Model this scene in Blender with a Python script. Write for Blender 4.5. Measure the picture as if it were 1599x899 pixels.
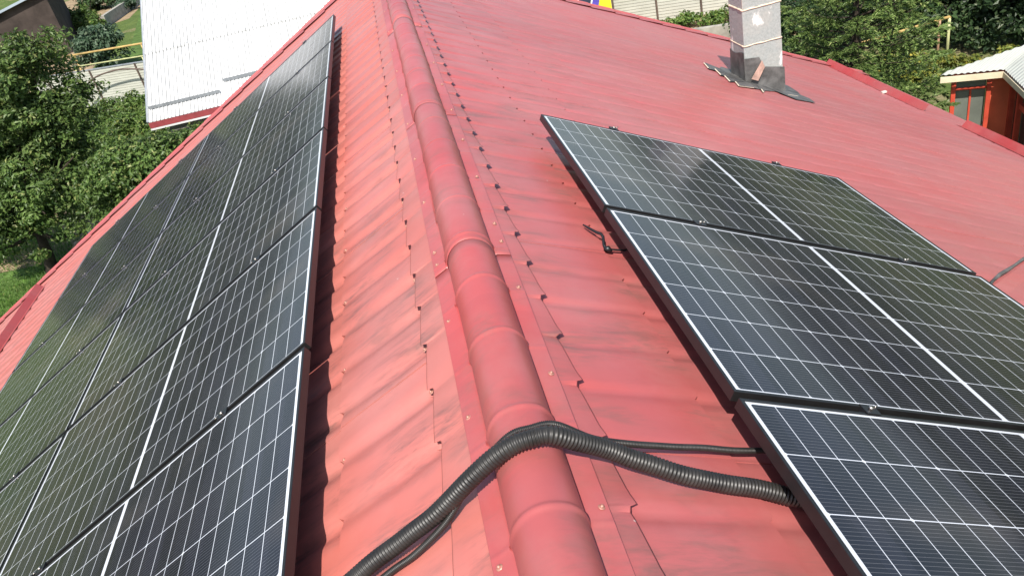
import bpy, math, random
import numpy as np
from mathutils import Matrix, Vector

S = bpy.context.scene
for o in list(bpy.data.objects):
    bpy.data.objects.remove(o, do_unlink=True)
COL = S.collection
rad = math.radians

# ------------------------------------------------------------------ camera
cam_d = bpy.data.cameras.new("camera")
cam = bpy.data.objects.new("camera", cam_d)
COL.objects.link(cam)
cam_d.sensor_width = 36.0
cam_d.lens = 36.0 * 1232.25 / 1599.0
cam_d.clip_start = 0.05
cam_d.clip_end = 2000
C_POS = Vector((-0.01438, 0.21466, 1.21021))
c_r = Vector((0.962034, -0.176652, -0.208049))
c_u = Vector((0.269096, 0.486624, 0.831134))
c_f = Vector((0.045580, 0.855565, -0.515685))
cam.matrix_world = Matrix(((c_r.x, c_u.x, -c_f.x, C_POS.x), (c_r.y, c_u.y, -c_f.y, C_POS.y),
                           (c_r.z, c_u.z, -c_f.z, C_POS.z), (0, 0, 0, 1)))
S.camera = cam

# ------------------------------------------------------------------ light
SUN = Vector((-0.21, -0.80, 1.07)).normalized()
world = bpy.data.worlds.new("World")
S.world = world
world.use_nodes = True
wn = world.node_tree
sky = wn.nodes.new("ShaderNodeTexSky")
sky.sky_type = 'NISHITA'
sky.sun_disc = False
sky.sun_elevation = math.asin(SUN.z)
sky.sun_rotation = math.atan2(SUN.x, SUN.y)
sky.air_density = 1.0
sky.dust_density = 1.5
bg = wn.nodes["Background"]
bg.inputs["Strength"].default_value = 0.12
wn.links.new(sky.outputs[0], bg.inputs[0])
sun_d = bpy.data.lights.new("sun", 'SUN')
sun_d.energy = 4.5
sun_d.angle = rad(0.53)
sun_d.color = (1.0, 0.955, 0.88)
sun = bpy.data.objects.new("sun", sun_d)
COL.objects.link(sun)
sun.rotation_euler = SUN.to_track_quat('Z', 'Y').to_euler()
S.view_settings.view_transform = 'Standard'
S.view_settings.look = 'None'
S.view_settings.gamma = 1.0
S.view_settings.use_curve_mapping = False
S.view_settings.exposure = 0.68

rng = np.random.default_rng(7)
random.seed(7)
TH = 0.4739
CT, ST = math.cos(TH), math.sin(TH)
GZ = -6.6

# ------------------------------------------------------------------ material helpers
class NT:
    def __init__(self, name):
        self.m = bpy.data.materials.new(name)
        self.m.use_nodes = True
        self.nt = self.m.node_tree
        self.b = self.nt.nodes["Principled BSDF"]
        self.tc = None
    def node(self, t, **kw):
        n = self.nt.nodes.new(t)
        for k, v in kw.items():
            setattr(n, k, v)
        return n
    def put(self, sock, v):
        if hasattr(v, 'is_linked') or hasattr(v, 'links'):
            self.nt.links.new(v, sock)
        else:
            sock.default_value = v
    def math(self, op, a, b=None, c=None, clamp=False):
        n = self.node("ShaderNodeMath", operation=op, use_clamp=clamp)
        self.put(n.inputs[0], a)
        if b is not None: self.put(n.inputs[1], b)
        if c is not None: self.put(n.inputs[2], c)
        return n.outputs[0]
    def coord(self, kind="Object"):
        if self.tc is None: self.tc = self.node("ShaderNodeTexCoord")
        return self.tc.outputs[kind]
    def mapped(self, scale, kind="Object", loc=(0, 0, 0), rot=(0, 0, 0)):
        n = self.node("ShaderNodeMapping")
        self.put(n.inputs[0], self.coord(kind))
        n.inputs["Scale"].default_value = scale
        n.inputs["Location"].default_value = loc
        n.inputs["Rotation"].default_value = rot
        return n.outputs[0]
    def noise(self, vec, scale=1.0, detail=3.0, rough=0.5, dist=0.0):
        n = self.node("ShaderNodeTexNoise")
        self.put(n.inputs["Vector"], vec)
        n.inputs["Scale"].default_value = scale
        n.inputs["Detail"].default_value = detail
        n.inputs["Roughness"].default_value = rough
        n.inputs["Distortion"].default_value = dist
        return n.outputs["Fac"]
    def ramp(self, f, lo, hi, a=0.0, b=1.0):
        n = self.node("ShaderNodeMapRange")
        n.clamp = True
        self.put(n.inputs[0], f)
        n.inputs[1].default_value = lo; n.inputs[2].default_value = hi
        n.inputs[3].default_value = a; n.inputs[4].default_value = b
        return n.outputs[0]
    def mix(self, f, a, b):
        n = self.node("ShaderNodeMix", data_type='RGBA')
        self.put(n.inputs[0], f)
        for s, v in ((n.inputs[6], a), (n.inputs[7], b)):
            if isinstance(v, tuple): s.default_value = (*v, 1) if len(v) == 3 else v
            else: self.nt.links.new(v, s)
        return n.outputs[2]
    def sep(self, vec):
        n = self.node("ShaderNodeSeparateXYZ")
        self.put(n.inputs[0], vec)
        return n.outputs
    def island(self):
        return self.node("ShaderNodeNewGeometry").outputs["Random Per Island"]
    def objrand(self):
        return self.node("ShaderNodeObjectInfo").outputs["Random"]
    def bump(self, h, strength, dist=0.01):
        n = self.node("ShaderNodeBump")
        n.inputs["Strength"].default_value = strength
        n.inputs["Distance"].default_value = dist
        self.put(n.inputs["Height"], h)
        self.nt.links.new(n.outputs[0], self.b.inputs["Normal"])
    def base(self, v):
        if isinstance(v, tuple): self.b.inputs["Base Color"].default_value = (*v, 1)
        else: self.nt.links.new(v, self.b.inputs["Base Color"])
    def setv(self, rough=None, metal=None, spec=None):
        if rough is not None: self.put(self.b.inputs["Roughness"], rough)
        if metal is not None: self.put(self.b.inputs["Metallic"], metal)
        if spec is not None: self.put(self.b.inputs["Specular IOR Level"], spec)

def plain(name, col, rough=0.5, metal=0.0, spec=0.5, var=0.15, scale=6.0, bump=0.0, kind="Object"):
    t = NT(name)
    n = t.noise(t.mapped((scale,) * 3, kind), 1.0, 4.0, 0.6)
    dark = tuple(c * (1 - var) for c in col)
    lite = tuple(min(1, c * (1 + var)) for c in col)
    t.base(t.mix(t.ramp(n, 0.3, 0.7), dark, lite))
    t.setv(rough, metal, spec)
    if bump: t.bump(n, bump, 0.01)
    return t.m

def red_metal(name, col, scuff=1.0, rough=0.42):
    t = NT(name)
    uv = "UV"
    big = t.noise(t.mapped((1.1, 1.6, 1), uv), 1.0, 3.0, 0.55)
    streak = t.noise(t.mapped((4.5, 17, 1), uv, rot=(0, 0, 0.12)), 1.0, 5.0, 0.62, 0.9)
    fine = t.noise(t.mapped((16, 90, 1), uv, rot=(0, 0, 0.2)), 1.0, 4.0, 0.7, 0.5)
    patch = t.noise(t.mapped((3.2, 4.6, 1), uv, loc=(4, 9, 0)), 1.0, 2.0, 0.5)
    sm = t.math('MULTIPLY', t.ramp(streak, 0.46, 0.66), t.ramp(patch, 0.42, 0.62))
    sm2 = t.math('MULTIPLY', t.ramp(fine, 0.48, 0.70), t.ramp(patch, 0.44, 0.62))
    smear = t.math('ADD', t.math('MULTIPLY', sm, 0.85 * scuff), t.math('MULTIPLY', sm2, 0.55 * scuff), clamp=True)
    c0 = t.mix(t.ramp(big, 0.3, 0.7), tuple(c * 0.93 for c in col), tuple(c * 1.05 for c in col))
    uvx = t.sep(t.coord(uv))
    wn_ = t.node("ShaderNodeTexWhiteNoise", noise_dimensions='1D')
    t.put(wn_.inputs["W"], t.math('FLOOR', t.math('DIVIDE', t.math('SUBTRACT', uvx[1], 2.14), 1.1225)))
    hv_ = t.node("ShaderNodeHueSaturation")
    t.put(hv_.inputs["Color"], c0)
    runs = t.noise(t.mapped((0.7, 26, 1), uv, loc=(0, 2, 0)), 1.0, 4.0, 0.65)
    t.put(hv_.inputs["Value"], t.math('ADD', t.ramp(wn_.outputs["Value"], 0, 1, 0.92, 1.05), t.ramp(runs, 0.35, 0.65, -0.010, 0.010)))
    t.put(hv_.inputs["Saturation"], t.ramp(big, 0.35, 0.65, 0.93, 1.03))
    c0 = hv_.outputs[0]
    if 'cleaner' in name:      # footprints stay near the ridge; paler sky sheen is painted in down the slope
        smear = t.math('MULTIPLY', smear, t.ramp(uvx[0], 0.7, 2.0, 1.0, 0.12))
        c0 = t.mix(t.ramp(uvx[0], 0.8, 4.5, 0.0, 0.18), c0, (0.40, 0.185, 0.18))
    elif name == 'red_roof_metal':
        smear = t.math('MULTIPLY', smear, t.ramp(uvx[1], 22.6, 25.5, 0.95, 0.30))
    c1 = t.mix(smear, c0, (0.19, 0.082, 0.070))
    dust = t.noise(t.mapped((2.5, 2.5, 1), uv, loc=(1, 3, 0)), 1.0, 6.0, 0.7)
    c2 = t.mix(t.ramp(dust, 0.45, 0.8, 0.0, 0.16), c1, (0.42, 0.30, 0.26))
    sp = t.node("ShaderNodeTexVoronoi")
    t.put(sp.inputs["Vector"], t.mapped((7, 7, 7), uv))
    sp.inputs["Scale"].default_value = 1.0
    speck = t.ramp(sp.outputs["Distance"], 0.018, 0.03, 0.55, 0.0)
    c3 = t.mix(speck, c2, (0.62, 0.5, 0.45))
    t.base(c3)
    t.setv(t.ramp(patch, 0.3, 0.7, rough - 0.03, rough + 0.05), 0.0, 0.6)
    dent = t.noise(t.mapped((9, 9, 1), uv), 1.0, 2.0, 0.5)
    t.bump(dent, 0.18, 0.012)
    return t.m

RED = (0.41, 0.100, 0.089)
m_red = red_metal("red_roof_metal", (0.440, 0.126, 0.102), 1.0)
m_redR = red_metal("red_roof_metal_cleaner", (0.405, 0.090, 0.085), 0.75)
m_cap = red_metal("red_cap_metal", (0.39, 0.079, 0.077), 0.5, 0.42)
m_trim = red_metal("red_trim_metal", (0.37, 0.080, 0.075), 0.3, 0.44)
m_guard = red_metal("red_guard_metal", (0.33, 0.047, 0.045), 0.2, 0.45)
m_frame = plain("black_anodised", (0.011, 0.0105, 0.0105), 0.38, 0.0, 0.5, 0.2, 20)
m_clamp = plain("clamp_black", (0.012, 0.012, 0.014), 0.4, 0.0, 0.5)
m_steel = plain("screw_steel", (0.55, 0.50, 0.45), 0.35, 0.9, 0.5, 0.2, 60)
m_screw = plain("screw_painted", (0.42, 0.20, 0.15), 0.4, 0.3, 0.5, 0.3, 90)
m_plastic = plain("black_conduit", (0.021, 0.0195, 0.0175), 0.44, 0.0, 0.42, 0.5, 14)
m_concrete = plain("concrete", (0.30, 0.28, 0.24), 0.85, 0, 0.3, 0.3, 3, 0.4)
m_wall = plain("house_plaster", (0.55, 0.50, 0.42), 0.85, 0, 0.3, 0.1, 3)
m_yellow = plain("yellow_pipe", (0.42, 0.285, 0.10), 0.5, 0, 0.4, 0.3, 5)
m_pale = plain("pale_yellow_pipe", (0.42, 0.42, 0.20), 0.5, 0, 0.4, 0.2, 5)
m_grey = plain("grey_metal", (0.30, 0.32, 0.34), 0.45, 0.3, 0.5, 0.2, 3)
m_brownpost = plain("brown_post", (0.10, 0.07, 0.055), 0.7, 0, 0.4, 0.3, 4)
m_bark = plain("bark", (0.050, 0.038, 0.028), 0.9, 0, 0.2, 0.4, 9, 0.6)
m_dkwall = plain("dark_shed_wall", (0.055, 0.042, 0.036), 0.9, 0, 0.2, 0.35, 1.3)
m_cream = plain("cream_board", (0.62, 0.52, 0.36), 0.7, 0, 0.3, 0.12, 4)
m_redwood = plain("red_painted_wood", (0.50, 0.065, 0.035), 0.5, 0, 0.4, 0.18, 4)
m_orangewood = plain("orange_red_door", (0.66, 0.13, 0.06), 0.5, 0, 0.4, 0.14, 3)
m_stone = plain("pale_stone", (0.5, 0.46, 0.4), 0.85, 0, 0.3, 0.25, 8)
m_plank = plain("weathered_plank", (0.42, 0.33, 0.2), 0.8, 0, 0.3, 0.25, 8)
m_mortar = plain("mortar", (0.62, 0.52, 0.40), 0.9, 0, 0.2, 0.2, 20)
m_lead = plain("lead_sheet", (0.095, 0.092, 0.088), 0.55, 0.0, 0.4, 0.55, 9, 0.5)
m_rust = plain("rusty_flap", (0.40, 0.25, 0.20), 0.7, 0.0, 0.4, 0.35, 12, 0.4)
m_dglass = plain("dark_window_glass", (0.035, 0.042, 0.04), 0.08, 0, 0.6, 0.2, 2)
m_gglass = plain("dusty_window_glass", (0.13, 0.14, 0.12), 0.25, 0, 0.5, 0.2, 2)

def glass_material():
    t = NT("solar_cells")
    xyz = t.sep(t.coord("Object"))
    x, y = xyz[0], xyz[1]
    cx = t.math('SUBTRACT', t.math('ABSOLUTE', t.math('SUBTRACT', x, 0.881)), 0.0085)
    tx = t.math('DIVIDE', cx, 0.0708)
    def band(tv, pitch, hw):
        d = t.math('SUBTRACT', 0.5, t.math('ABSOLUTE', t.math('SUBTRACT', t.math('FRACT', tv), 0.5)))
        return t.math('MULTIPLY', d, pitch)
    dx = band(tx, 0.0708, 0)
    yy = t.math('ADD', y, 0.5505)
    ty = t.math('DIVIDE', yy, 0.1835)
    dy = band(ty, 0.1835, 0)
    def lt(a, v): return t.math('LESS_THAN', a, v)
    def gt(a, v): return t.math('GREATER_THAN', a, v)
    colline = lt(dx, 0.0011)
    rowline = lt(dy, 0.0015)
    d3 = band(t.math('DIVIDE', tx, 3.0), 0.2124, 0)
    diamond = lt(t.math('ADD', d3, dy), 0.0068)
    edge = t.math('MAXIMUM', t.math('MAXIMUM', lt(tx, 0.0), gt(tx, 12.0)),
                  t.math('MAXIMUM', lt(ty, 0.0), gt(ty, 6.0)))
    white = t.math('MAXIMUM', t.math('MAXIMUM', colline, rowline), t.math('MAXIMUM', diamond, edge))
    bus = lt(band(t.math('DIVIDE', yy, 0.01147), 0.01147, 0), 0.0005)
    n1 = t.noise(t.mapped((2.2, 2.2, 1)), 1.0, 4.0, 0.6)
    cell = t.mix(t.ramp(n1, 0.3, 0.7), (0.0078, 0.0086, 0.0150), (0.0120, 0.0124, 0.0190))
    wc = t.node("ShaderNodeTexWhiteNoise", noise_dimensions='3D')
    cb = t.node("ShaderNodeCombineXYZ")
    t.put(cb.inputs[0], t.math('FLOOR', t.math('DIVIDE', x, 0.0708))); t.put(cb.inputs[1], t.math('FLOOR', ty)); t.put(cb.inputs[2], t.math('MULTIPLY', t.objrand(), 50.0))
    t.put(wc.inputs["Vector"], cb.outputs[0])
    hc = t.node("ShaderNodeHueSaturation"); t.put(hc.inputs["Color"], cell); t.put(hc.inputs["Value"], t.ramp(wc.outputs["Value"], 0, 1, 0.7, 1.35)); cell = hc.outputs[0]
    cell2 = t.mix(t.math('MULTIPLY', bus, 0.20), cell, (0.45, 0.45, 0.47))
    # white back sheet between the cells
    c = t.mix(white, cell2, (0.56, 0.58, 0.62))
    # thin film of dust
    dn = t.noise(t.mapped((5, 3, 1), loc=(3, 1, 0)), 1.0, 5.0, 0.65)
    c = t.mix(t.ramp(dn, 0.3, 0.8, 0.0, 0.022), c, (0.42, 0.38, 0.33))
    off = t.node("ShaderNodeCombineXYZ"); t.put(off.inputs[0], t.math('MULTIPLY', t.objrand(), 37.0)); t.put(off.inputs[1], t.math('MULTIPLY', t.objrand(), 91.0))
    va = t.node("ShaderNodeVectorMath", operation='ADD'); t.put(va.inputs[0], t.mapped((0.9, 1.5, 1), rot=(0, 0, 0.6))); t.put(va.inputs[1], off.outputs[0])
    smear_refl = t.noise(va.outputs[0], 1.0, 3.0, 0.55)
    c = t.mix(t.ramp(smear_refl, 0.56, 0.72, 0.0, 0.085), c, (0.40, 0.33, 0.27))  # dust smears that also paint in the brown reflection streaks
    vo = t.node("ShaderNodeTexVoronoi")
    t.put(vo.inputs["Vector"], t.mapped((9, 9, 9)))
    sp = t.ramp(vo.outputs["Distance"], 0.02, 0.035, 0.35, 0.0)
    c = t.mix(sp, c, (0.4, 0.38, 0.34))
    t.base(c)
    t.setv(t.ramp(dn, 0.3, 0.8, 0.09, 0.14), 0.0, 0.25)
    t.bump(t.noise(t.mapped((14, 14, 1)), 1.0, 2.0, 0.5), 0.03, 0.004)
    return t.m
m_glass = glass_material()

def leaf_material(name, a, b, c=None, trans=0.3, rough=0.45):
    t = NT(name)
    r = t.island()
    col = t.mix(t.ramp(r, 0.0, 0.85), a, b)
    if c is not None: col = t.mix(t.ramp(r, 0.92, 0.96), col, c)
    big = t.noise(t.mapped((0.9, 0.9, 0.9)), 1.0, 2.0, 0.5)
    hsv = t.node("ShaderNodeHueSaturation")
    t.put(hsv.inputs["Value"], t.ramp(big, 0.3, 0.7, 0.72, 1.3))
    t.put(hsv.inputs["Color"], col)
    col = hsv.outputs[0]
    t.base(col)
    t.setv(rough, 0, 0.3)
    tr = t.node("ShaderNodeBsdfTranslucent")
    t.put(tr.inputs[0], col)
    mx = t.node("ShaderNodeMixShader")
    mx.inputs[0].default_value = trans
    t.nt.links.new(t.b.outputs[0], mx.inputs[1])
    t.nt.links.new(tr.outputs[0], mx.inputs[2])
    t.nt.links.new(mx.outputs[0], t.nt.nodes["Material Output"].inputs[0])
    return t.m
m_leaf = leaf_material("fruit_leaf", (0.036, 0.074, 0.016), (0.125, 0.190, 0.048), (0.24, 0.26, 0.09), 0.3, 0.45)
m_leaf2 = leaf_material("bush_leaf", (0.045, 0.090, 0.018), (0.13, 0.20, 0.045), (0.22, 0.24, 0.07))
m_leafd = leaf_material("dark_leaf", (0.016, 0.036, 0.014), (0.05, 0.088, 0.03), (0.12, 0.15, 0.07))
m_leafy = leaf_material("yellow_leaf", (0.10, 0.15, 0.03), (0.26, 0.26, 0.05), (0.42, 0.34, 0.05))
m_leafg = leaf_material("bluegreen_leaf", (0.035, 0.07, 0.035), (0.085, 0.13, 0.075), (0.14, 0.18, 0.11))
m_needle = leaf_material("spruce_needle", (0.060, 0.115, 0.028), (0.19, 0.26, 0.075), (0.32, 0.36, 0.13), 0.2)
m_grass = leaf_material("grass_blade", (0.055, 0.12, 0.022), (0.13, 0.24, 0.045), (0.26, 0.30, 0.09), 0.3)

def ground_material():
    t = NT("ground_soil_grass")
    n = t.noise(t.mapped((0.12, 0.12, 0.12)), 1.0, 5.0, 0.62)
    n2 = t.noise(t.mapped((1.3, 1.3, 1.3)), 1.0, 6.0, 0.7)
    n3 = t.noise(t.mapped((7, 7, 7)), 1.0, 4.0, 0.7)
    g = t.mix(t.ramp(n2, 0.3, 0.7), (0.050, 0.085, 0.020), (0.115, 0.155, 0.040))
    s = t.mix(t.ramp(n3, 0.3, 0.7), (0.17, 0.125, 0.075), (0.31, 0.24, 0.15))
    f = t.ramp(t.math('ADD', t.math('MULTIPLY', n, 0.7), t.math('MULTIPLY', n2, 0.3)), 0.52, 0.60)
    t.base(t.mix(f, g, s))
    t.setv(0.95, 0, 0.15)
    t.bump(n3, 0.8, 0.08)
    return t.m
m_ground = ground_material()
m_lawn = plain("lawn_base", (0.075, 0.125, 0.030), 0.95, 0, 0.15, 0.4, 2.2, 0.5)
m_soil = plain("garden_soil", (0.27, 0.20, 0.12), 0.95, 0, 0.15, 0.4, 2.0, 0.7)
m_refl_hill = plain("reflection_hill", (0.040, 0.050, 0.028), 0.95, 0, 0.1, 0.5, 0.05, 0.8)

def white_roof_material():
    t = NT("white_sheet_roof")
    n = t.noise(t.mapped((0.6, 0.25, 0.6)), 1.0, 5.0, 0.6)
    c = t.mix(t.ramp(n, 0.35, 0.75), (0.66, 0.66, 0.65), (0.56, 0.56, 0.54))
    uv = t.sep(t.coord("UV"))
    f = t.math('FRACT', t.math('DIVIDE', uv[0], 0.115))
    d = t.math('ABSOLUTE', t.math('SUBTRACT', f, 0.24))
    gn = t.noise(t.mapped((9.0, 0.5, 1), "UV"), 1.0, 4.0, 0.6)
    g = t.math('MULTIPLY', t.ramp(d, 0.05, 0.13, 1.0, 0.0), t.ramp(gn, 0.35, 0.65, 0.5, 1.0))
    c = t.mix(g, c, (0.22, 0.22, 0.21))  # stripes paint the groove shade into the sheet colour
    # grime along the sheet lap
    l = t.math('ABSOLUTE', t.math('SUBTRACT', uv[1], 2.97))
    ln = t.noise(t.mapped((3.0, 30, 1), "UV"), 1.0, 3.0, 0.6)
    c = t.mix(t.math('MULTIPLY', t.ramp(l, 0.02, 0.06, 0.9, 0.0), t.ramp(ln, 0.4, 0.6)), c, (0.2, 0.2, 0.19))
    t.base(c)
    t.setv(0.42, 0, 0.5)
    return t.m
m_white = white_roof_material()
m_hutroof = plain("grey_sheet_roof", (0.33, 0.345, 0.315), 0.45, 0, 0.5, 0.12, 1.5)

def siding_material():
    t = NT("cream_siding")
    n = t.noise(t.mapped((1.5, 1.5, 3)), 1.0, 4.0, 0.6)
    t.base(t.mix(t.ramp(n, 0.3, 0.75), (0.47, 0.465, 0.40), (0.38, 0.375, 0.32)))
    t.setv(0.5, 0, 0.4)
    return t.m
m_siding = siding_material()

def block_material():
    t = NT("chimney_block")
    n = t.noise(t.mapped((45, 45, 45)), 1.0, 5.0, 0.7)
    n2 = t.noise(t.mapped((4, 4, 4)), 1.0, 4.0, 0.6)
    c = t.mix(t.ramp(n, 0.3, 0.7), (0.245, 0.268, 0.258), (0.36, 0.385, 0.37))
    c = t.mix(t.ramp(n2, 0.50, 0.8, 0, 0.45), c, (0.44, 0.40, 0.35))
    n4 = t.noise(t.mapped((6, 6, 3), loc=(2.3, 0.4, 0.75)), 1.0, 4.0, 0.65, 0.6)
    c = t.mix(t.ramp(n4, 0.66, 0.72, 0, 0.85), c, (0.72, 0.70, 0.67))
    xyz = t.sep(t.coord("Object"))
    wob = t.math('SUBTRACT', t.noise(t.mapped((14, 14, 10)), 1.0, 4.0, 0.7), 0.5)
    ex = t.math('DIVIDE', t.math('SUBTRACT', xyz[0], 3.235), 0.075)
    ez = t.math('DIVIDE', t.math('ADD', xyz[2], 1.02), 0.085)
    el = t.math('ADD', t.math('SQRT', t.math('ADD', t.math('MULTIPLY', ex, ex), t.math('MULTIPLY', ez, ez))), t.math('MULTIPLY', wob, 3.2))
    c = t.mix(t.ramp(el, 0.35, 0.75, 0.85, 0.0), c, (0.70, 0.69, 0.66))
    t.base(c)
    t.setv(0.8, 0, 0.35)
    t.bump(n, 0.6, 0.006)
    return t.m
m_block = block_material()

# ------------------------------------------------------------------ mesh helpers
class MB:
    def __init__(self):
        self.v = []; self.f = []; self.uv = None; self.smooth = []
    def add(self, verts, faces, smooth=False):
        o = len(self.v)
        self.v.extend([tuple(p) for p in verts])
        for fc in faces:
            self.f.append(tuple(i + o for i in fc)); self.smooth.append(smooth)
    def box(self, lo, hi, mat=None):
        x0, y0, z0 = lo; x1, y1, z1 = hi
        vs = [(x0, y0, z0), (x1, y0, z0), (x1, y1, z0), (x0, y1, z0), (x0, y0, z1), (x1, y0, z1), (x1, y1, z1), (x0, y1, z1)]
        if mat is not None: vs = [mat @ Vector(p) for p in vs]
        self.add(vs, [(3, 2, 1, 0), (4, 5, 6, 7), (0, 1, 5, 4), (1, 2, 6, 5), (2, 3, 7, 6), (3, 0, 4, 7)])
    def beam(self, a, b, w, h, up=(0, 0, 1)):
        a = Vector(a); b = Vector(b); d = (b - a); L = d.length; d.normalize()
        s = d.cross(Vector(up))
        if s.length < 1e-4: s = d.cross(Vector((1, 0, 0)))
        s.normalize(); u = s.cross(d)
        m = Matrix(((d.x, s.x, u.x, a.x), (d.y, s.y, u.y, a.y), (d.z, s.z, u.z, a.z), (0, 0, 0, 1)))
        self.box((0, -w / 2, -h / 2), (L, w / 2, h / 2), m)
    def quad(self, a, b, c, d):
        self.add([a, b, c, d], [(0, 1, 2, 3)])
    def slab(self, pts, thick):
        pts = [Vector(p) for p in pts]
        n = (pts[1] - pts[0]).cross(pts[2] - pts[0]).normalized() * thick
        k = len(pts)
        vs = pts + [p - n for p in pts]
        fs = [tuple(range(k)), tuple(range(2 * k - 1, k - 1, -1))]
        for i in range(k):
            j = (i + 1) % k
            fs.append((i, i + k, j + k, j))
        self.add(vs, fs)
    def tube(self, path, radii, n=12, caps=True):
        path = [Vector(p) for p in path]
        if not hasattr(radii, '__len__'): radii = [radii] * len(path)
        t = []
        for i in range(len(path)):
            a = path[max(0, i - 1)]; b = path[min(len(path) - 1, i + 1)]
            t.append((b - a).normalized())
        ref = Vector((0, 0, 1)) if abs(t[0].z) < 0.9 else Vector((1, 0, 0))
        s = t[0].cross(ref).normalized()
        vs = []; fs = []
        for i, p in enumerate(path):
            s = (s - t[i] * s.dot(t[i])).normalized()
            u = s.cross(t[i])
            for k in range(n):
                a = 2 * math.pi * k / n
                vs.append(p + (s * math.cos(a) + u * math.sin(a)) * radii[i])
        for i in range(len(path) - 1):
            for k in range(n):
                k2 = (k + 1) % n
                fs.append((i * n + k, i * n + k2, (i + 1) * n + k2, (i + 1) * n + k))
        if caps:
            fs.append(tuple(range(n - 1, -1, -1)))
            fs.append(tuple((len(path) - 1) * n + k for k in range(n)))
        self.add(vs, fs, True)
    def dome(self, c, r, h, n=10, axis=None):
        rows = [(1.0, 0.0), (0.85, 0.55), (0.5, 0.88), (0.0, 1.0)]
        vs = []; fs = []
        m = axis if axis is not None else Matrix.Identity(3)
        for rr, hh in rows[:-1]:
            for k in range(n):
                a = 2 * math.pi * k / n
                vs.append(Vector(c) + m @ Vector((rr * r * math.cos(a), rr * r * math.sin(a), hh * h)))
        vs.append(Vector(c) + m @ Vector((0, 0, h)))
        for i in range(2):
            for k in range(n):
                k2 = (k + 1) % n
                fs.append((i * n + k, i * n + k2, (i + 1) * n + k2, (i + 1) * n + k))
        for k in range(n): fs.append((2 * n + k, 2 * n + (k + 1) % n, 3 * n))
        self.add(vs, fs, True)
    def build(self, name, mat, parent=None):
        me = bpy.data.meshes.new(name)
        me.from_pydata([tuple(p) for p in self.v], [], self.f)
        me.polygons.foreach_set('use_smooth', self.smooth)
        me.materials.append(mat)
        me.update()
        o = bpy.data.objects.new(name, me)
        COL.objects.link(o)
        if parent is not None: o.parent = parent
        return o

def mesh_np(name, V, F, mat, parent=None, uv=None, smooth=True):
    V = np.asarray(V, dtype=np.float32); F = np.asarray(F, dtype=np.int32)
    me = bpy.data.meshes.new(name)
    me.vertices.add(len(V)); me.vertices.foreach_set('co', V.ravel())
    k = F.shape[1]
    me.loops.add(F.size); me.loops.foreach_set('vertex_index', F.ravel())
    me.polygons.add(len(F))
    me.polygons.foreach_set('loop_start', np.arange(0, F.size, k, dtype=np.int32))
    me.update(calc_edges=True)
    me.polygons.foreach_set('use_smooth', np.full(len(F), smooth))
    if uv is not None:
        l = me.uv_layers.new(name="UVMap")
        l.data.foreach_set('uv', np.asarray(uv, dtype=np.float32)[F.ravel()].ravel())
    me.materials.append(mat)
    me.validate()
    o = bpy.data.objects.new(name, me)
    COL.objects.link(o)
    if parent is not None: o.parent = parent
    return o

def grid_faces(nu, nv):
    i = np.arange(nu - 1)[:, None] * nv + np.arange(nv - 1)[None, :]
    return np.stack([i, i + nv, i + nv + 1, i + 1], -1).reshape(-1, 4)

def empty(name, loc=(0, 0, 0)):
    o = bpy.data.objects.new(name, None)
    o.empty_display_size = 0.2
    COL.objects.link(o)
    o.location = loc
    return o
def tag(o, label=None, cat=None, group=None, kind=None):
    if label: o["label"] = label
    if cat: o["category"] = cat
    if group: o["group"] = group
    if kind: o["kind"] = kind
    return o
def adopt(child, parent):
    child.parent = parent
    child.matrix_parent_inverse = Matrix.Translation(-parent.location)
    return child

# side: +1 right slope, -1 left slope; u = metres down the slope from the apex, v along the ridge, h above the tile crests
def rp(s, u, v, h=0.0):
    return Vector((s * (u * CT + h * ST), v, -u * ST + h * CT))

# ------------------------------------------------------------------ ground and a far hill ring added for reflections
def flat(name, pts, mat, z):
    m = MB(); m.add([(x, y, z) for x, y in pts], [tuple(range(len(pts)))])
    o = m.build(name, mat); o["kind"] = "structure"; return o
flat("ground", [(-700, -700), (700, -700), (700, 700), (-700, 700)], m_ground, GZ)
flat("lawn", [(-30, 12), (-7, 12), (-7, 21), (-12, 24.5), (-30, 26)], m_lawn, GZ + 0.006)
flat("lawn", [(-15.2, 47), (-11, 47), (-14.5, 66), (-19.0, 67)], m_lawn, GZ + 0.006)
flat("garden_soil", [(-26, 62), (-19.6, 66), (-20.5, 80), (-32, 92), (-38, 80)], m_soil, GZ + 0.005)
flat("garden_soil", [(-20.5, 45), (-17, 45), (-19, 60), (-24, 60)], m_soil, GZ + 0.005)
flat("garden_soil", [(6.5, 24.9), (12.5, 23.5), (12.5, 27.2), (7.5, 29.2)], m_soil, GZ + 0.007)
flat("bare_earth", [(-12.5, 21.2), (-8.5, 20.5), (-8.5, 24.5), (-12.5, 25)], m_soil, GZ + 0.010)

hv = []; hu = 97
aa = np.linspace(0, 2 * math.pi, hu)
rows = [(150, 0.0), (185, 0.55), (230, 0.9), (300, 1.25), (420, 1.55)]
for r_, f_ in rows:
    hgt = 19 + 5 * np.sin(aa * 3 + 1) + 3 * np.sin(aa * 7 + 2) + 1.5 * np.sin(aa * 19)
    hv.append(np.stack([r_ * np.cos(aa), r_ * np.sin(aa), GZ - 0.5 + f_ * hgt], 1))
reflection_hills = mesh_np("reflection_hills", np.concatenate(hv), grid_faces(len(rows), hu), m_refl_hill)  # unseen ring, added so the panels mirror dark land instead of sky
reflection_hills["kind"] = "structure"

# ------------------------------------------------------------------ the red roofed house
house = empty("red_roof_house", (0, 3.5, GZ))
tag(house, "house under the big red metal tile roof that carries all the solar panels", "house")
PW = 0.2245          # wave pitch
ROW = 0.35           # step pitch

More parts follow.
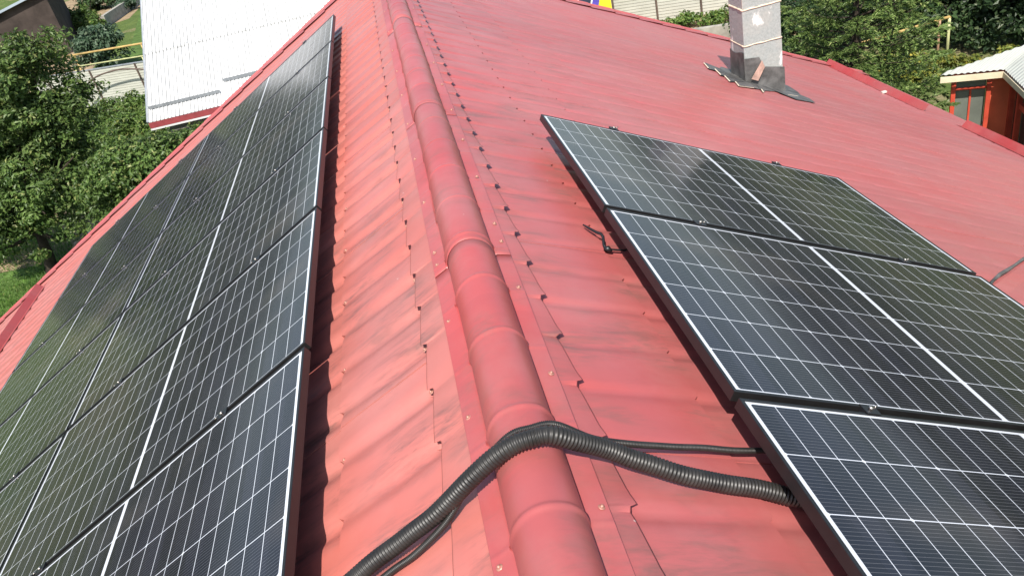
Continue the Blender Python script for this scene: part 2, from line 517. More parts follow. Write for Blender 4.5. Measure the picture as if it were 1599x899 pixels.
def wave(v, v0, sg=0.155):
    s = (v - v0) / PW
    s = s - np.round(s)
    return np.exp(-(s / sg) ** 2), s
def edge_shift(sv, sgn=-1):
    w = sv - np.floor(sv)                     # 0 at the trough nearer the camera, 1 at the farther one
    amp, ex = (0.019, 0.75) if sgn > 0 else (0.020, 1.5)
    return np.where(w < 0.045, amp * w / 0.045, amp * np.clip(1 - (w - 0.045) / 0.955, 0, 1) ** ex)

def roof_side(sgn, u0, v0, lap0, vend_fn, name):
    n0 = int(math.floor((-3.2 - v0) / PW)); n1 = int(math.ceil((11.6 - v0) / PW))
    nv = 14
    vs = [v0 + PW * (n0 + i / nv) for i in range((n1 - n0) * nv + 1)]
    laps = [lap0 + 5 * PW * k for k in range(-5, 10)]
    vs = [x for x in vs if min(abs(x - l) for l in laps) > 0.0045]
    for l in laps: vs += [l - 0.0035, l - 0.0020, l + 0.0008, l + 0.0020]
    vs = np.array(sorted(x for x in vs if -3.0 < x < 11.5))
    val, s = wave(vs, v0, 0.155 if sgn < 0 else 0.10)
    # lap: the overlapping sheet is 3 mm proud just after the seam, easing back over a wave
    lapz = np.zeros_like(vs)
    for l in laps:
        d = vs - l
        lapz += np.where((d > 0.001) & (d < 0.16), 0.0016 * (1 - d / 0.16), 0) - np.where((d > -0.003) & (d < 0.001), 0.007, 0)
    crown = -0.003 * (2 * s) ** 2
    base = -(0.0112 if sgn < 0 else 0.0036) * val + crown * (0.7 if sgn < 0 else 0.1)
    us = []; step = []
    k = 0
    edges = [u0 + ROW * k for k in range(0, 21)]
    us.append(0.0); step.append((0.4, 1.0))
    prev = u0 - ROW
    for i, e in enumerate(edges):
        st = prev
        mul = 1.2 if i == 0 else 0.85
        for fr in (0.05, 0.2, 0.4, 0.6, 0.8, 0.93):
            uu = st + fr * (e - st)
            if uu > 0.01: us.append(uu); step.append((fr, mul))
        us.append(e - 0.0006); step.append((1.0, mul))
        us.append(e + 0.0012); step.append((0.0, mul))
        prev = e
    us = np.array(us)
    fr = np.array([a for a, b in step]); mul = np.array([b for a, b in step])
    U = us[:, None] + np.where(us[:, None] > 0.03, edge_shift(s, sgn)[None, :], 0) * np.interp(us, [0, 0.8, 1.2, 9], [1, 0.6, 0.15, 0.15] if sgn > 0 else [1, 0.8, 0.5, 0.3])[:, None]
    drop = ((0.0105 if sgn < 0 else 0.0085) + (0.020 if sgn < 0 else 0.008) * val)[None, :] * mul[:, None]
    # the first row lies under a separate starter strip: it carries on flat at the level of the row below
    under = us < u0 + 0.0005
    fr = np.where(under, 0.0, fr); mul = np.where(under, 0.85, mul)
    drop = ((0.0105 if sgn < 0 else 0.0085) + (0.016 if sgn < 0 else 0.008) * val)[None, :] * mul[:, None]
    fade = np.interp(us, [0.0, 0.9, 2.0, 8.0], [1.0, 0.85, 0.5, 0.36])[:, None] if sgn > 0 else np.ones((len(us), 1))
    H = base[None, :] * fade + fade * drop * (fr[:, None] - 1.0) + 0.002 + lapz[None, :]
    # hand-made unevenness of thin sheet
    H = H + 0.0016 * np.sin(vs * 3.1 + 1)[None, :] * np.sin(us * 5.3 + vs.mean())[:, None]
    Vv = np.broadcast_to(vs[None, :], U.shape).copy()
    lim = vend_fn(U)
    Vv = np.minimum(Vv, lim)
    X = sgn * (U * CT + H * ST); Z = -U * ST + H * CT
    V = np.stack([X, Vv, Z], -1).reshape(-1, 3)
    F = grid_faces(len(us), len(vs))
    if sgn < 0: F = F[:, ::-1]
    UV = np.stack([U, Vv], -1).reshape(-1, 2) + (0 if sgn > 0 else 20)
    # drop degenerate faces beyond the verge
    vv = V[F][:, :, 1]
    keep = (vv.max(1) - vv.min(1)) > 1e-6
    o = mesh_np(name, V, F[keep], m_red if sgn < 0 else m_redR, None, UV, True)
    me = o.data
    # keep the step edges crisp
    try:
        me.set_sharp_from_angle(angle=rad(38))
    except Exception:
        pass
    return adopt(o, house)

VR = lambda u: 10.26 + 0.092 * np.asarray(u)
VL = lambda u: 10.36 + 0.0 * np.asarray(u)
roofR = roof_side(1, 0.190, 1.362, 1.572 - 5 * PW * 0, VR, "roof_slope")
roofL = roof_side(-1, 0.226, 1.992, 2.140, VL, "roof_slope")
# starter strips of tile sheet under the ridge: its free edge stands clear of the row below
def starter(sgn, u0, v0, fn, mat):
    n0 = int(math.floor((-3 - v0) / PW)); n1 = int(math.ceil((10.3 - v0) / PW))
    fr_ = [0.0, 0.015, 0.03, 0.045, 0.06, 0.09, 0.12, 0.2, 0.3, 0.42, 0.55, 0.68, 0.8, 0.9, 0.96]
    vs = np.array([v0 + PW * (n + f) for n in range(n0, n1) for f in fr_])
    vs = vs[vs < float(fn(0.0)) - 0.02]
    val, s_ = wave(vs, v0, 0.155 if sgn < 0 else 0.10)
    es = edge_shift(s_, sgn)
    cols = [0.055, 0.10, 0.15, u0 - 0.004, u0]
    V = []; UV = []
    for c in cols:
        u = c + es * min(1.0, c / u0)
        lift = (0.0095 if sgn > 0 else 0.0065) + 0.0025 * np.sin(vs * 2.3) * (c > 0.12)
        w_ = (vs - v0) / PW; w_ = w_ - np.floor(w_)
        lift = lift + (0.010 if sgn > 0 else 0.004) * np.exp(-(w_ / 0.16) ** 2) * np.clip((c - 0.12) / 0.07, 0, 1)   # free corners curl up
        h = -(0.0070 if sgn < 0 else 0.0022) * val + lift - (0.0010 if c == u0 else 0)
        V.append(np.stack([sgn * (u * CT + h * ST), vs, -u * ST + h * CT], 1)); UV.append(np.stack([u + (0.0 if sgn > 0 else 20.0), vs + (0.0 if sgn > 0 else 20.0)], 1))
    F = grid_faces(len(cols), len(vs))
    if sgn < 0: F = F[:, ::-1]
    o = mesh_np("starter_strip", np.concatenate(V), F, mat, None, np.concatenate(UV), True)
    so = o.modifiers.new("thick", 'SOLIDIFY'); so.thickness = 0.0012; so.offset = -1
    o.data.set_sharp_from_angle(angle=rad(40))
    return adopt(o, house)
starter(1, 0.190, 1.362, VR, m_redR)
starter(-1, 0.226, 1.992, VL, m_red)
roofL["label"] = "sunnier left roof slope"
roofR["label"] = "right roof slope around the chimney"

# walls and eave boards under the roof
w = MB()
hz = -7.0 * ST - 0.10
w.box((-6.0, -2.6, GZ), (6.0, 9.95, hz))
w.add([(-6.0, 9.9, hz), (6.0, 9.9, hz), (0, 9.9, -0.28)], [(0, 2, 1)])
w.add([(-6.0, -2.6, hz), (6.0, -2.6, hz), (0, -2.6, -0.28)], [(0, 1, 2)])
adopt(w.build("wall", m_wall), house)

def verge(sgn, fn, name):
    m = MB()
    n = 21
    for i in range(n):
        ua = max(0.10, (0.19 if sgn > 0 else 0.226) - ROW + ROW * i); ub = (0.19 if sgn > 0 else 0.226) + ROW * i + 0.012
        if ub > 7.2: ub = 7.2
        va, vb = float(fn(ua)), float(fn(ub))
        wd = 0.17 + 0.012 * random.random()
        ha, hb = 0.006, 0.019
        # flat flange following each tile row, with a 2 mm thick free edge
        a = rp(sgn, ua, va - wd, ha); b = rp(sgn, ub, vb - wd, hb); c = rp(sgn, ub, vb, hb); d = rp(sgn, ua, va, ha)
        pts = [a, b, c, d] if sgn > 0 else [d, c, b, a]
        m.slab(pts, 0.0015)
        a2 = rp(sgn, ub, vb - wd, hb - 0.0015); c2 = rp(sgn, ub, vb - 0.02, hb - 0.0015)
        e1 = rp(sgn, ub, vb - wd, hb - 0.018); e2 = rp(sgn, ub, vb - 0.03, hb - 0.018)
        m.quad(*( [a2, e1, e2, c2] if sgn > 0 else [c2, e2, e1, a2]))
        # upstand with rounded rim, dropping over the gable
        p = []
        for (dv, dh) in ((-0.006, 0.0), (0.004, 0.012), (0.014, 0.018), (0.030, 0.018), (0.040, 0.010), (0.042, -0.14)):
            p.append((dv, dh))
        ring = lambda u, v, h: [rp(sgn, u, v + q[0], h + q[1]) for q in p]
        A = ring(ua + 0.01 * (i > 0), va, ha + 0.004); B = ring(ub, vb, hb - 0.005)
        k = len(p); fs = []
        for j in range(k - 1):
            fs.append((j, j + 1, k + j + 1, k + j) if sgn > 0 else (j, k + j, k + j + 1, j + 1))
        m.add(A + B, fs)
    o = m.build(name, m_cap)
    me = o.data
    l = me.uv_layers.new(name="UVMap")
    for lp in me.loops:
        co = me.vertices[lp.vertex_index].co
        l.data[lp.index].uv = (co.x + 31, co.y + 5)
    return adopt(o, house)
verge(1, VR, "verge_flashing")
verge(-1, VL, "verge_flashing")

def add_uv(o, off=(0, 0)):
    me = o.data
    l = me.uv_layers.new(name="UVMap")
    co = np.empty(len(me.vertices) * 3, dtype=np.float32); me.vertices.foreach_get('co', co)
    co = co.reshape(-1, 3)
    li = np.empty(len(me.loops), dtype=np.int32); me.loops.foreach_get('vertex_index', li)
    uv = np.stack([co[:, 0] + off[0] + 0.3 * co[:, 2], co[:, 1] + off[1]], 1)[li]
    l.data.foreach_set('uv', uv.astype(np.float32).ravel())

# ---- ridge caps: half-round sections with pressed beads and screwed flanges
def cap_profile():
    pr = []
    # (x, h relative to slope plane or absolute z)
    fl = 0.131; inn = 0.083
    def zs(x): return -abs(x) * math.tan(TH)
    pr.append((-fl, zs(fl) + 0.009)); pr.append((-fl + 0.001, zs(fl) + 0.016)); pr.append((-inn - 0.004, zs(inn) + 0.013))
    for i in range(0, 19):
        a = math.pi * (1 - i / 18)
        pr.append((0.079 * math.cos(a), -0.030 + 0.085 * math.sin(a) ** 0.92))
    pr.append((inn + 0.004, zs(inn) + 0.013)); pr.append((fl - 0.001, zs(fl) + 0.022)); pr.append((fl, zs(fl) + 0.015))
    return pr
PR = cap_profile()
cap_joints = [-1.55, 0.65, 2.50, 4.05, 6.22, 8.30, 10.42]
cap_screw_v = {}
scr = MB()
scr.dome((0, 0, 0), 0.0082, 0.0026, 12)
scr.dome((0, 0, 0.002), 0.0050, 0.0052, 6)
screw0 = scr.build("screw", m_screw)
SCR_ME = screw0.data
bpy.data.objects.remove(screw0)
def screw_at(parent, s, u, v, h, mat3=None):
    o = bpy.data.objects.new("screw", SCR_ME)
    COL.objects.link(o)
    nrm = Vector((s * ST, 0, CT))
    q = nrm.to_track_quat('Z', 'Y')
    q = q @ Vector((0, 0, 1)).rotation_difference(Vector((random.uniform(-.08, .08), random.uniform(-.08, .08), 1)).normalized())
    o.matrix_world = Matrix.Translation(rp(s, u, v, h)) @ q.to_matrix().to_4x4()
    o.parent = parent
    return o
caps = []
for i in range(len(cap_joints) - 1):
    a, b = cap_joints[i], cap_joints[i + 1] + 0.05
    nb = round((b - a) / 0.315)
    off = 0.24 if i == 1 else 0.24
    beads = [b - 0.05 - off - 0.315 * k for k in range(12) if b - 0.05 - off - 0.315 * k > a + 0.03]
    if i == 1: beads = [2.256, 1.953, 1.624, 1.308, 0.99, 0.80]
    vs = set([a, b])
    for q in np.linspace(a, b, 18): vs.add(float(q))
    for bd in beads:
        for q in np.linspace(-0.026, 0.026, 13): vs.add(float(bd + q))
    vs = np.array(sorted(v for v in vs if a <= v <= b))
    rs = np.zeros_like(vs)
    for bd in beads: rs += (0.0038 if bd < 2.6 else 0.0030) * np.exp(-((vs - bd) / 0.0085) ** 2)
    taper = 0.0014 * (b - vs) / (b - a)      # near end laps over the next section
    V = []; UV = []
    for v, r_, tp in zip(vs, rs, taper):
        wob = 0.0012 * math.sin(v * 9.0) + 0.0008 * math.sin(v * 23)
        for j, (x, z) in enumerate(PR):
            cen = np.array([0, -0.02]); d = np.array([x, z]) - cen; L = np.linalg.norm(d)
            isb = 3 <= j <= len(PR) - 4
            k = 1 + (tp + (r_ if isb else r_ * 0.35)) / L
            q = cen + d * k
            if not isb: q = np.array([x, z + tp * 1.0 + r_ * 0.5 + wob])
            V.append((q[0] + (0.0012 * math.sin(v * 3.3 + i) if isb else 0), v, q[1] + (0.0010 * math.sin(v * 5 + j * 0.7) if isb else 0.0014 * math.sin(v * 14 + i * 2))))
            UV.append((x * 1.4 + 7 + i, v))
    F = grid_faces(len(vs), len(PR))[:, ::-1]
    o = mesh_np("ridge_cap", V, F, m_cap, None, UV, True)
    sol = o.modifiers.new("thick", 'SOLIDIFY'); sol.thickness = 0.0012; sol.offset = -1
    o.data.set_sharp_from_angle(angle=rad(50))
    adopt(o, house); caps.append(o)
# screws on the flanges
def cap_of(v):
    for i in range(len(cap_joints) - 1):
        if cap_joints[i] <= v < cap_joints[i + 1]: return caps[i]
    return caps[-1]
for v in [0.9, 1.281, 1.751, 2.204, 2.567, 2.661, 3.10, 3.592, 4.10, 4.62, 5.15, 5.7, 6.3, 7.1, 7.9]:
    screw_at(cap_of(v), -1, 0.122, v, 0.0145)
for v in [0.9, 1.35, 1.824, 2.276, 2.599, 2.745, 3.2, 3.66, 4.12, 4.6, 5.1, 5.6, 6.2, 6.9, 7.6]:
    screw_at(cap_of(v), 1, 0.120, v, 0.0195)
# tile screws in the troughs by the step edges
for k, v in enumerate([1.30, 1.658, 2.084, 2.307, 2.75, 3.2, 3.65, 4.1, 4.6, 5.0]):
    screw_at(roofR, 1, 0.190 + 0.022, v, -0.016 + 0.003 * (k % 2))
for k, v in enumerate([1.46, 2.112, 2.56, 3.0, 3.47, 3.9, 4.35]):
    screw_at(roofR, 1, 0.558, v, -0.016)
for k, v in enumerate([1.54, 2.006, 2.221, 2.66, 3.11, 3.35, 3.8, 4.25, 4.7, 5.15, 5.6]):
    screw_at(roofL, -1, 0.226 + 0.018, v, -0.017)
for k, v in enumerate([2.0, 2.45, 2.9, 3.35, 3.8]):
    screw_at(roofL, -1, 0.575, v, -0.010)

# ---- snow guards: folded angle strips across the tile rows
def guard(sgn, u, va, vb, hgt=0.085):
    m = MB()
    prof = [(-0.085, 0.004), (-0.002, 0.005), (0.0, 0.012), (0.022, hgt), (0.034, hgt - 0.004)]
    vs = np.linspace(va, vb, 14)
    V = []
    for v in vs:
        for (du, h) in prof: V.append(rp(sgn, u + du + 0.004 * math.sin(v * 6), v, h))
    k = len(prof); fs = []
    for i in range(len(vs) - 1):
        for j in range(k - 1):
            q = (i * k + j, i * k + j + 1, (i + 1) * k + j + 1, (i + 1) * k + j)
            fs.append(q if sgn < 0 else q[::-1])
    m.add(V, fs)
    # brackets
    for v in np.arange(vb - 0.25, va, -0.62):
        p = [rp(sgn, u + 0.024, v, hgt - 0.012), rp(sgn, u + 0.10, v, 0.004), rp(sgn, u + 0.10, v + 0.03, 0.004), rp(sgn, u + 0.024, v + 0.03, hgt - 0.012)]
        m.slab(p, 0.003)
    o = m.build("snow_guard", m_guard)
    add_uv(o, (50, 0))
    sol = o.modifiers.new("thick", 'SOLIDIFY'); sol.thickness = 0.0015
    return adopt(o, house)
guard(-1, 5.93, 7.3, 9.85)
guard(1, 6.50, 8.53, 10.84)
guard(1, 6.66, 5.7, 8.03)
bt = MB(); bt.box((-0.03, -0.02, 0), (0.03, 0.02, 0.02), Matrix.Translation(rp(1, 6.36, 9.18, 0.012)))
adopt(bt.build("bracket_scrap", m_stone), house)

# ---- the cross gable beyond the lower panels
xg = MB()
p0 = rp(1, 2.40, 2.85, 0.014); p1 = rp(1, 5.6, 5.15, 0.014)
q0 = rp(1, 2.40, 2.45, 0.02); q1 = rp(1, 5.9, 1.2, 0.55); q2 = rp(1, 6.4, 3.2, 0.40)
xg.slab([p0, q0, q1, q2, p1], 0.012)
o = xg.build("cross_gable", m_redR); add_uv(o, (3, 0)); adopt(o, house)
vgap = MB()  # dark ragged strip laid in for the shaded gap along the valley
vp = [rp(1, 2.40 + 3.2 * t, 2.86 + 2.3 * t + random.uniform(-0.02, 0.02), 0.022) for t in np.linspace(0, 1, 24)]
vgap.tube(vp, [random.uniform(0.004, 0.011) for _ in vp], 6)
adopt(vgap.build("valley_gap_shade", m_lead), house)

# ---- chimney
ch = MB()
CX0, CX1, CY0, CY1 = 3.085, 3.465, 7.40, 7.72
courses = [-2.2, -1.575, -1.235, -0.895, -0.555, -0.215]
for a, b in zip(courses[:-1], courses[1:]):
    j = [random.uniform(-0.004, 0.004) for _ in range(4)]
    ch.box((CX0 + j[0], CY0 + j[1], a + 0.008), (CX1 + j[2], CY1 + j[3], b))
chim = ch.build("chimney", m_block)
bv = chim.modifiers.new("bev", 'BEVEL'); bv.width = 0.006; bv.segments = 2
chim["label"] = "grey block chimney with white mortar smears"
adopt(chim, house)
mo = MB()
for z in courses[1:-1]:
    # squeezed-out mortar bead, uneven
    for (a, b) in (((CX0, CY0), (CX1, CY0)), ((CX1, CY0), (CX1, CY1)), ((CX1, CY1), (CX0, CY1)), ((CX0, CY1), (CX0, CY0))):
        n = 9
        pth = [Vector((a[0] + (b[0] - a[0]) * t / (n - 1), a[1] + (b[1] - a[1]) * t / (n - 1), z + 0.004 + random.uniform(-0.003, 0.003))) for t in range(n)]
        mo.tube(pth, [0.0075 + random.uniform(-0.002, 0.003) for _ in range(n)], 6)
mo.box((CX0 + 0.004, CY0 + 0.004, courses[1] - 0.002), (CX1 - 0.004, CY1 - 0.004, courses[-1] - 0.01))
def sub(o, parent):
    o.parent = parent
    return o
sub(mo.build("mortar", m_mortar), chim)
# lead skirt: dark sheet folded round the foot, then dressed down over the tiles
fl = MB()
d = 0.014
def zroof(x, h=0.02): return -(x / CT) * ST + h / CT
# wrap (left face, front face), top edge ragged
top = lambda x: -1.33 - (x - CX0) * 0.42
n = 8
for i in range(n):
    t0, t1 = i / n, (i + 1) / n
    ya, yb = CY1 + (CY0 - CY1) * t0, CY1 + (CY0 - CY1) * t1
    za, zb = -1.31 - 0.02 * math.sin(t0 * 5), -1.31 - 0.02 * math.sin(t1 * 5)
    fl.quad((CX0 - d, ya, zroof(CX0) - .01), (CX0 - d, yb, zroof(CX0) - .01), (CX0 - d * .6, yb, zb), (CX0 - d * .6, ya, za))
for i in range(n):
    t0, t1 = i / n, (i + 1) / n
    xa, xb = CX0 - d + (CX1 - CX0 + 2 * d) * t0, CX0 - d + (CX1 - CX0 + 2 * d) * t1
    def ztop(x):
        t = (x - CX0) / (CX1 - CX0)
        return (-1.345 - 0.05 * t) if t < 0.42 else (-1.42 - 0.10 * t)
    fl.quad((xa, CY0 - d, zroof(xa) - .01), (xb, CY0 - d, zroof(xb) - .01), (xb, CY0 - d * .7, ztop(xb)), (xa, CY0 - d * .7, ztop(xa)))
# dressed apron with a ragged outline on the tiles
def apron(pts, h=0.024):
    V = []
    vs_ = []
    for (u, v) in pts: V.append(rp(1, u, v, h))
    c = sum(V, Vector()) / len(V); c = c + Vector((ST, 0, CT)) * 0.004
    fl.add([c] + V, [(0, i + 1, (i + 1) % len(V) + 1) for i in range(len(V))])
u_c0 = CX0 / CT; u_c1 = CX1 / CT
apron([(3.26, 7.97), (3.23, 7.93), (3.15, 7.652), (3.172, 7.62), (3.25, 7.70), (3.181, 7.404), (3.232, 7.422), (3.16, 7.15), (3.251, 7.223), (3.193, 7.018),
       (3.404, 7.117), (3.5, 7.146), (3.443, 6.99), (3.543, 7.135), (3.847, 7.311), (3.821, 7.212), (3.984, 7.266), (3.84, 7.05), (4.105, 7.132), (4.137, 7.311), (4.082, 7.385),
       (4.134, 7.542), (4.161, 7.795), (4.00, 7.90), (3.60, 7.93), (3.434, 7.955), (3.348, 7.80)], 0.009)
fo = fl.build("flashing", m_lead)
sol = fo.modifiers.new("thick", 'SOLIDIFY'); sol.thickness = 0.002; sol.offset = 1
sub(fo, chim)
rg = MB()
rg.slab([(CX0 + 0.035, CY0 - 0.05, zroof(CX0 + 0.035, 0.05)), (CX0 + 0.10, CY0 - 0.055, zroof(CX0 + 0.10, 0.05)), (CX0 + 0.19, CY0 - 0.02, -1.47), (CX0 + 0.165, CY0 - 0.018, -1.40)], 0.004)
sub(rg.build("torn_flap", m_rust), chim)
for (p, q) in (((3.22, 7.92), (3.155, 7.66)), ((3.245, 7.69), (3.185, 7.42)), ((3.225, 7.41), (3.165, 7.16)), ((3.25, 7.21), (3.20, 7.03)), ((3.21, 7.02), (3.40, 7.11)), ((3.50, 7.14), (3.45, 7.0)), ((3.84, 7.21), (3.975, 7.26))):
    edge = MB(); edge.beam(rp(1, *p, 0.012), rp(1, *q, 0.012), 0.010, 0.004)
    sub(edge.build("sealant_strip", m_mortar), chim)

# ------------------------------------------------------------------ solar panels
PL, PWD, PT = 1.762, 1.134, 0.030
PITCH = PWD + 0.0267
def panel_meshes():
    f = MB()
    L, W, T, lip = PL, PWD / 2, PT, 0.0095
    def ring(o0, o1, z):   # rectangle loops
        return [(o0, -W + o0, z), (L - o0, -W + o0, z), (L - o0, W - o0, z), (o0, W - o0, z)]
    e = 0.0012
    loops = [ring(0, 0, 0), ring(0, 0, T - e), ring(e, e, T), ring(lip, lip, T), ring(lip, lip, T - 0.0022), ring(lip, lip, T - 0.012),
             ring(0.0022, 0, T - 0.012), ring(0.0022, 0, 0.0018), ring(0.026, 0, 0.0018), ring(0.026, 0, 0)]
    vs = [p for lo in loops for p in lo]; fs = []
    for i in range(len(loops)):
        j = (i + 1) % len(loops)
        for k in range(4):
            k2 = (k + 1) % 4
            fs.append((i * 4 + k, i * 4 + k2, j * 4 + k2, j * 4 + k))
    f.add(vs, fs)
    g = MB()
    g.box((lip - 0.004, -W + lip - 0.004, T - 0.0075), (L - lip + 0.004, W - lip + 0.004, T - 0.0028))
    return f, g
pf, pg = panel_meshes()
fo0 = pf.build("frame", m_frame); go0 = pg.build("glass", m_glass)
F_ME, G_ME = fo0.data, go0.data
bpy.data.objects.remove(fo0); bpy.data.objects.remove(go0)
cl = MB()
cl.box((-0.022, -0.0115, -0.028), (0.022, 0.0115, 0.001)); cl.box((-0.022, -0.0195, 0.0006), (0.022, 0.0195, 0.0032))
c0 = cl.build("clamp", m_clamp); CL_ME = c0.data; bpy.data.objects.remove(c0)
bo = MB()
bo.tube([(0, 0, 0.0032), (0, 0, 0.0105)], 0.0062, 6)
bo.tube([(0.018, 0.006, 0.0032), (0.020, 0.010, 0.010), (0.026, 0.012, 0.009)], 0.0022, 6)
b0 = bo.build("bolt", m_steel); BO_ME = b0.data; bpy.data.objects.remove(b0)

def link(me, name, parent, mat=None):
    o = bpy.data.objects.new(name, me)
    COL.objects.link(o)
    o.parent = parent
    if mat is not None: o.matrix_local = mat
    return o
def panel(sgn, u, v_far, label, group, far_clamp=False, h=0.1355 - PT, jit=0.0):
    """u: ridge-side edge, v_far: edge farther from the camera"""
    root = empty("solar_panel")
    ex = Vector((sgn * CT, 0, -ST)); ez = Vector((sgn * ST, 0, CT)); ey = ez.cross(ex)
    org = rp(sgn, u, v_far - PWD / 2, h)
    root.matrix_world = Matrix(((ex.x, ey.x, ez.x, org.x), (ex.y, ey.y, ez.y, org.y), (ex.z, ey.z, ez.z, org.z), (0, 0, 0, 1)))
    tag(root, label, "solar panel", group)
    link(F_ME, "frame", root); link(G_ME, "glass", root)
    ydir = 1 if ey.y > 0 else -1          # local y that points away from the camera
    for x in (PL * 0.225, PL * 0.775):
        # clamps stand in the gap on the near side of the panel
        c = link(CL_ME, "clamp", root, Matrix.Translation((x, -ydir * (PWD / 2 + 0.01335), PT)))
        link(BO_ME, "bolt", c)
        if far_clamp:
            c = link(CL_ME, "clamp", root, Matrix.Translation((x, ydir * (PWD / 2 + 0.013), PT)))
            link(BO_ME, "bolt", c)
    return root
uL, vL, uR, vR = 0.6185, 8.2922, 0.532, 3.9578
GL = "solar panels on the left roof slope"
up = ["panel at the far top corner of the left array, beside the white roof",
      "second panel from the far end in the left array row nearest the ridge",
      "third panel from the far end in the left row nearest the ridge",
      "fourth panel from the far end in the left row nearest the ridge",
      "fifth panel from the far end in the left row nearest the ridge",
      "nearest panel of the left row along the ridge, cut off by the bottom edge"]
lo = ["far corner panel of the lower left row, close to the red verge above the tree",
      "second panel from the far end in the lower left row, toward the eave",
      "third panel from the far end in the lower left row, meeting the left picture edge",
      "fourth panel from the far end in the lower left row, cut by the picture edge",
      "nearest visible panel of the lower left row, only a sliver in the bottom left corner"]
for i, l in enumerate(up): panel(-1, uL, vL - PITCH * i, l, GL, i == 0)
for i, l in enumerate(lo): panel(-1, uL + PL - 0.006 + 0.02, vL - PITCH * i, l, GL, i == 0)
GR = "solar panels on the right roof slope"
rl = ["farthest panel of the three on the right slope, nearest the chimney",
      "middle panel of the three on the right slope, beside the black wire stub",
      "nearest panel of the right slope, which the black conduits run under"]
for i, l in enumerate(rl): panel(1, uR, vR - PITCH * i, l, GR, i == 0)

# mounting rails running under the clamps
def rail(sgn, u, va, vb, label):
    m = MB()
    ex = Vector((sgn * CT, 0, -ST)); ez = Vector((sgn * ST, 0, CT))
    m.beam(rp(sgn, u, va, 0.1355 - PT - 0.022), rp(sgn, u, vb, 0.1355 - PT - 0.022), 0.038, 0.038, tuple(ez))
    for v in np.arange(va + 0.3, vb, 1.1):
        m.beam(rp(sgn, u + 0.03, v, -0.01), rp(sgn, u + 0.03, v, 0.07), 0.03, 0.012, tuple(ex))
    o = m.build("mounting_rail", m_clamp)
    tag(o, label, "rail", "mounting rails under the panels")
for k, (s, u, va, vb, l) in enumerate([
        (-1, uL + PL * .225, 1.3, vL + 0.05, "dark rail under the ridge side of the upper left panel row"),
        (-1, uL + PL * .775, 1.3, vL + 0.05, "dark rail under the downslope side of the upper left panel row"),
        (-1, uL + PL * 1.233, 2.5, vL + 0.05, "dark rail under the ridge side of the lower left panel row"),
        (-1, uL + PL * 1.783, 2.5, vL + 0.05, "dark rail under the eave side of the lower left panel row"),
        (1, uR + PL * .225, 0.4, vR + 0.05, "dark rail under the ridge side of the right panels"),
        (1, uR + PL * .775, 0.4, vR + 0.05, "dark rail under the eave side of the right panels")]):
    rail(s, u, va, vb, l)

# ------------------------------------------------------------------ conduits
def catmull(pts, step):
    P = [np.array(p, float) for p in pts]
    P = [2 * P[0] - P[1]] + P + [2 * P[-1] - P[-2]]
    out = []
    for i in range(1, len(P) - 2):
        p0, p1, p2, p3 = P[i - 1:i + 3]
        n = max(2, int(np.linalg.norm(p2 - p1) / (step * 0.25)))
        for t in np.arange(n) / n:
            out.append(0.5 * ((2 * p1) + (-p0 + p2) * t + (2 * p0 - 5 * p1 + 4 * p2 - p3) * t * t + (-p0 + 3 * p1 - 3 * p2 + p3) * t ** 3))
    out.append(P[-2])
    out = np.array(out)
    s = np.concatenate([[0], np.cumsum(np.linalg.norm(np.diff(out, axis=0), axis=1))])
    q = np.arange(0, s[-1], step)
    return np.stack([np.interp(q, s, out[:, k]) for k in range(3)], 1), q
def conduit(pts, r, rib, depth, name, label):
    path, q = catmull(pts, rib / 5)
    ph = (q / rib) % 1.0
    k = random.uniform(0, 6)
    path = path + (0.0018 if r > 0.015 else 0.0009) * np.stack([np.sin(q * 31 + k) * 0.4, np.sin(q * 19 + k * 2) + 0.6 * np.sin(q * 47 + k), 0.6 * np.sin(q * 27 + k * 3)], 1)
    prof = np.interp(ph, [0, .12, .5, .62, 1.0], [0, 1, 1, 0, 0])
    rr = r - depth * (1 - prof)
    m = MB(); m.tube(path, list(rr), 20)
    o = m.build(name, m_plastic)
    return tag(o, label, "conduit")
A = lambda s, u, v, h: tuple(rp(s, u, v, h))
conduit([A(-1, 0.98, 1.44, 0.045), A(-1, 0.75, 1.480, 0.036), A(-1, 0.483, 1.503, 0.034), A(-1, 0.322, 1.499, 0.037), A(-1, 0.20, 1.492, 0.052), A(-1, 0.10, 1.482, 0.074),
         (-0.035, 1.478, 0.074), (0.02, 1.478, 0.080), (0.07, 1.474, 0.070), A(1, 0.16, 1.480, 0.064), A(1, 0.24, 1.469, 0.048), A(1, 0.394, 1.445, 0.034), A(1, 0.555, 1.427, 0.030),
         A(1, 0.63, 1.413, 0.030), A(1, 0.80, 1.39, 0.035)], 0.0215, 0.0088, 0.0030, "corrugated_conduit", "thick ribbed black conduit arching over the red ridge cap between both panel arrays")
conduit([A(-1, 0.98, 1.40, 0.03), A(-1, 0.75, 1.435, 0.020), A(-1, 0.55, 1.458, 0.014), A(-1, 0.406, 1.466, 0.013), A(-1, 0.326, 1.466, 0.014), A(-1, 0.22, 1.475, 0.026), A(-1, 0.11, 1.502, 0.060),
         (-0.035, 1.522, 0.062), (0.02, 1.526, 0.066), (0.075, 1.524, 0.056), A(1, 0.15, 1.526, 0.054), A(1, 0.263, 1.538, 0.042), A(1, 0.444, 1.559, 0.032), A(1, 0.613, 1.575, 0.030),
         A(1, 0.75, 1.59, 0.05)], 0.0082, 0.0040, 0.0012, "corrugated_conduit", "thin ribbed black conduit behind the thick one, ending under the nearest right panel")
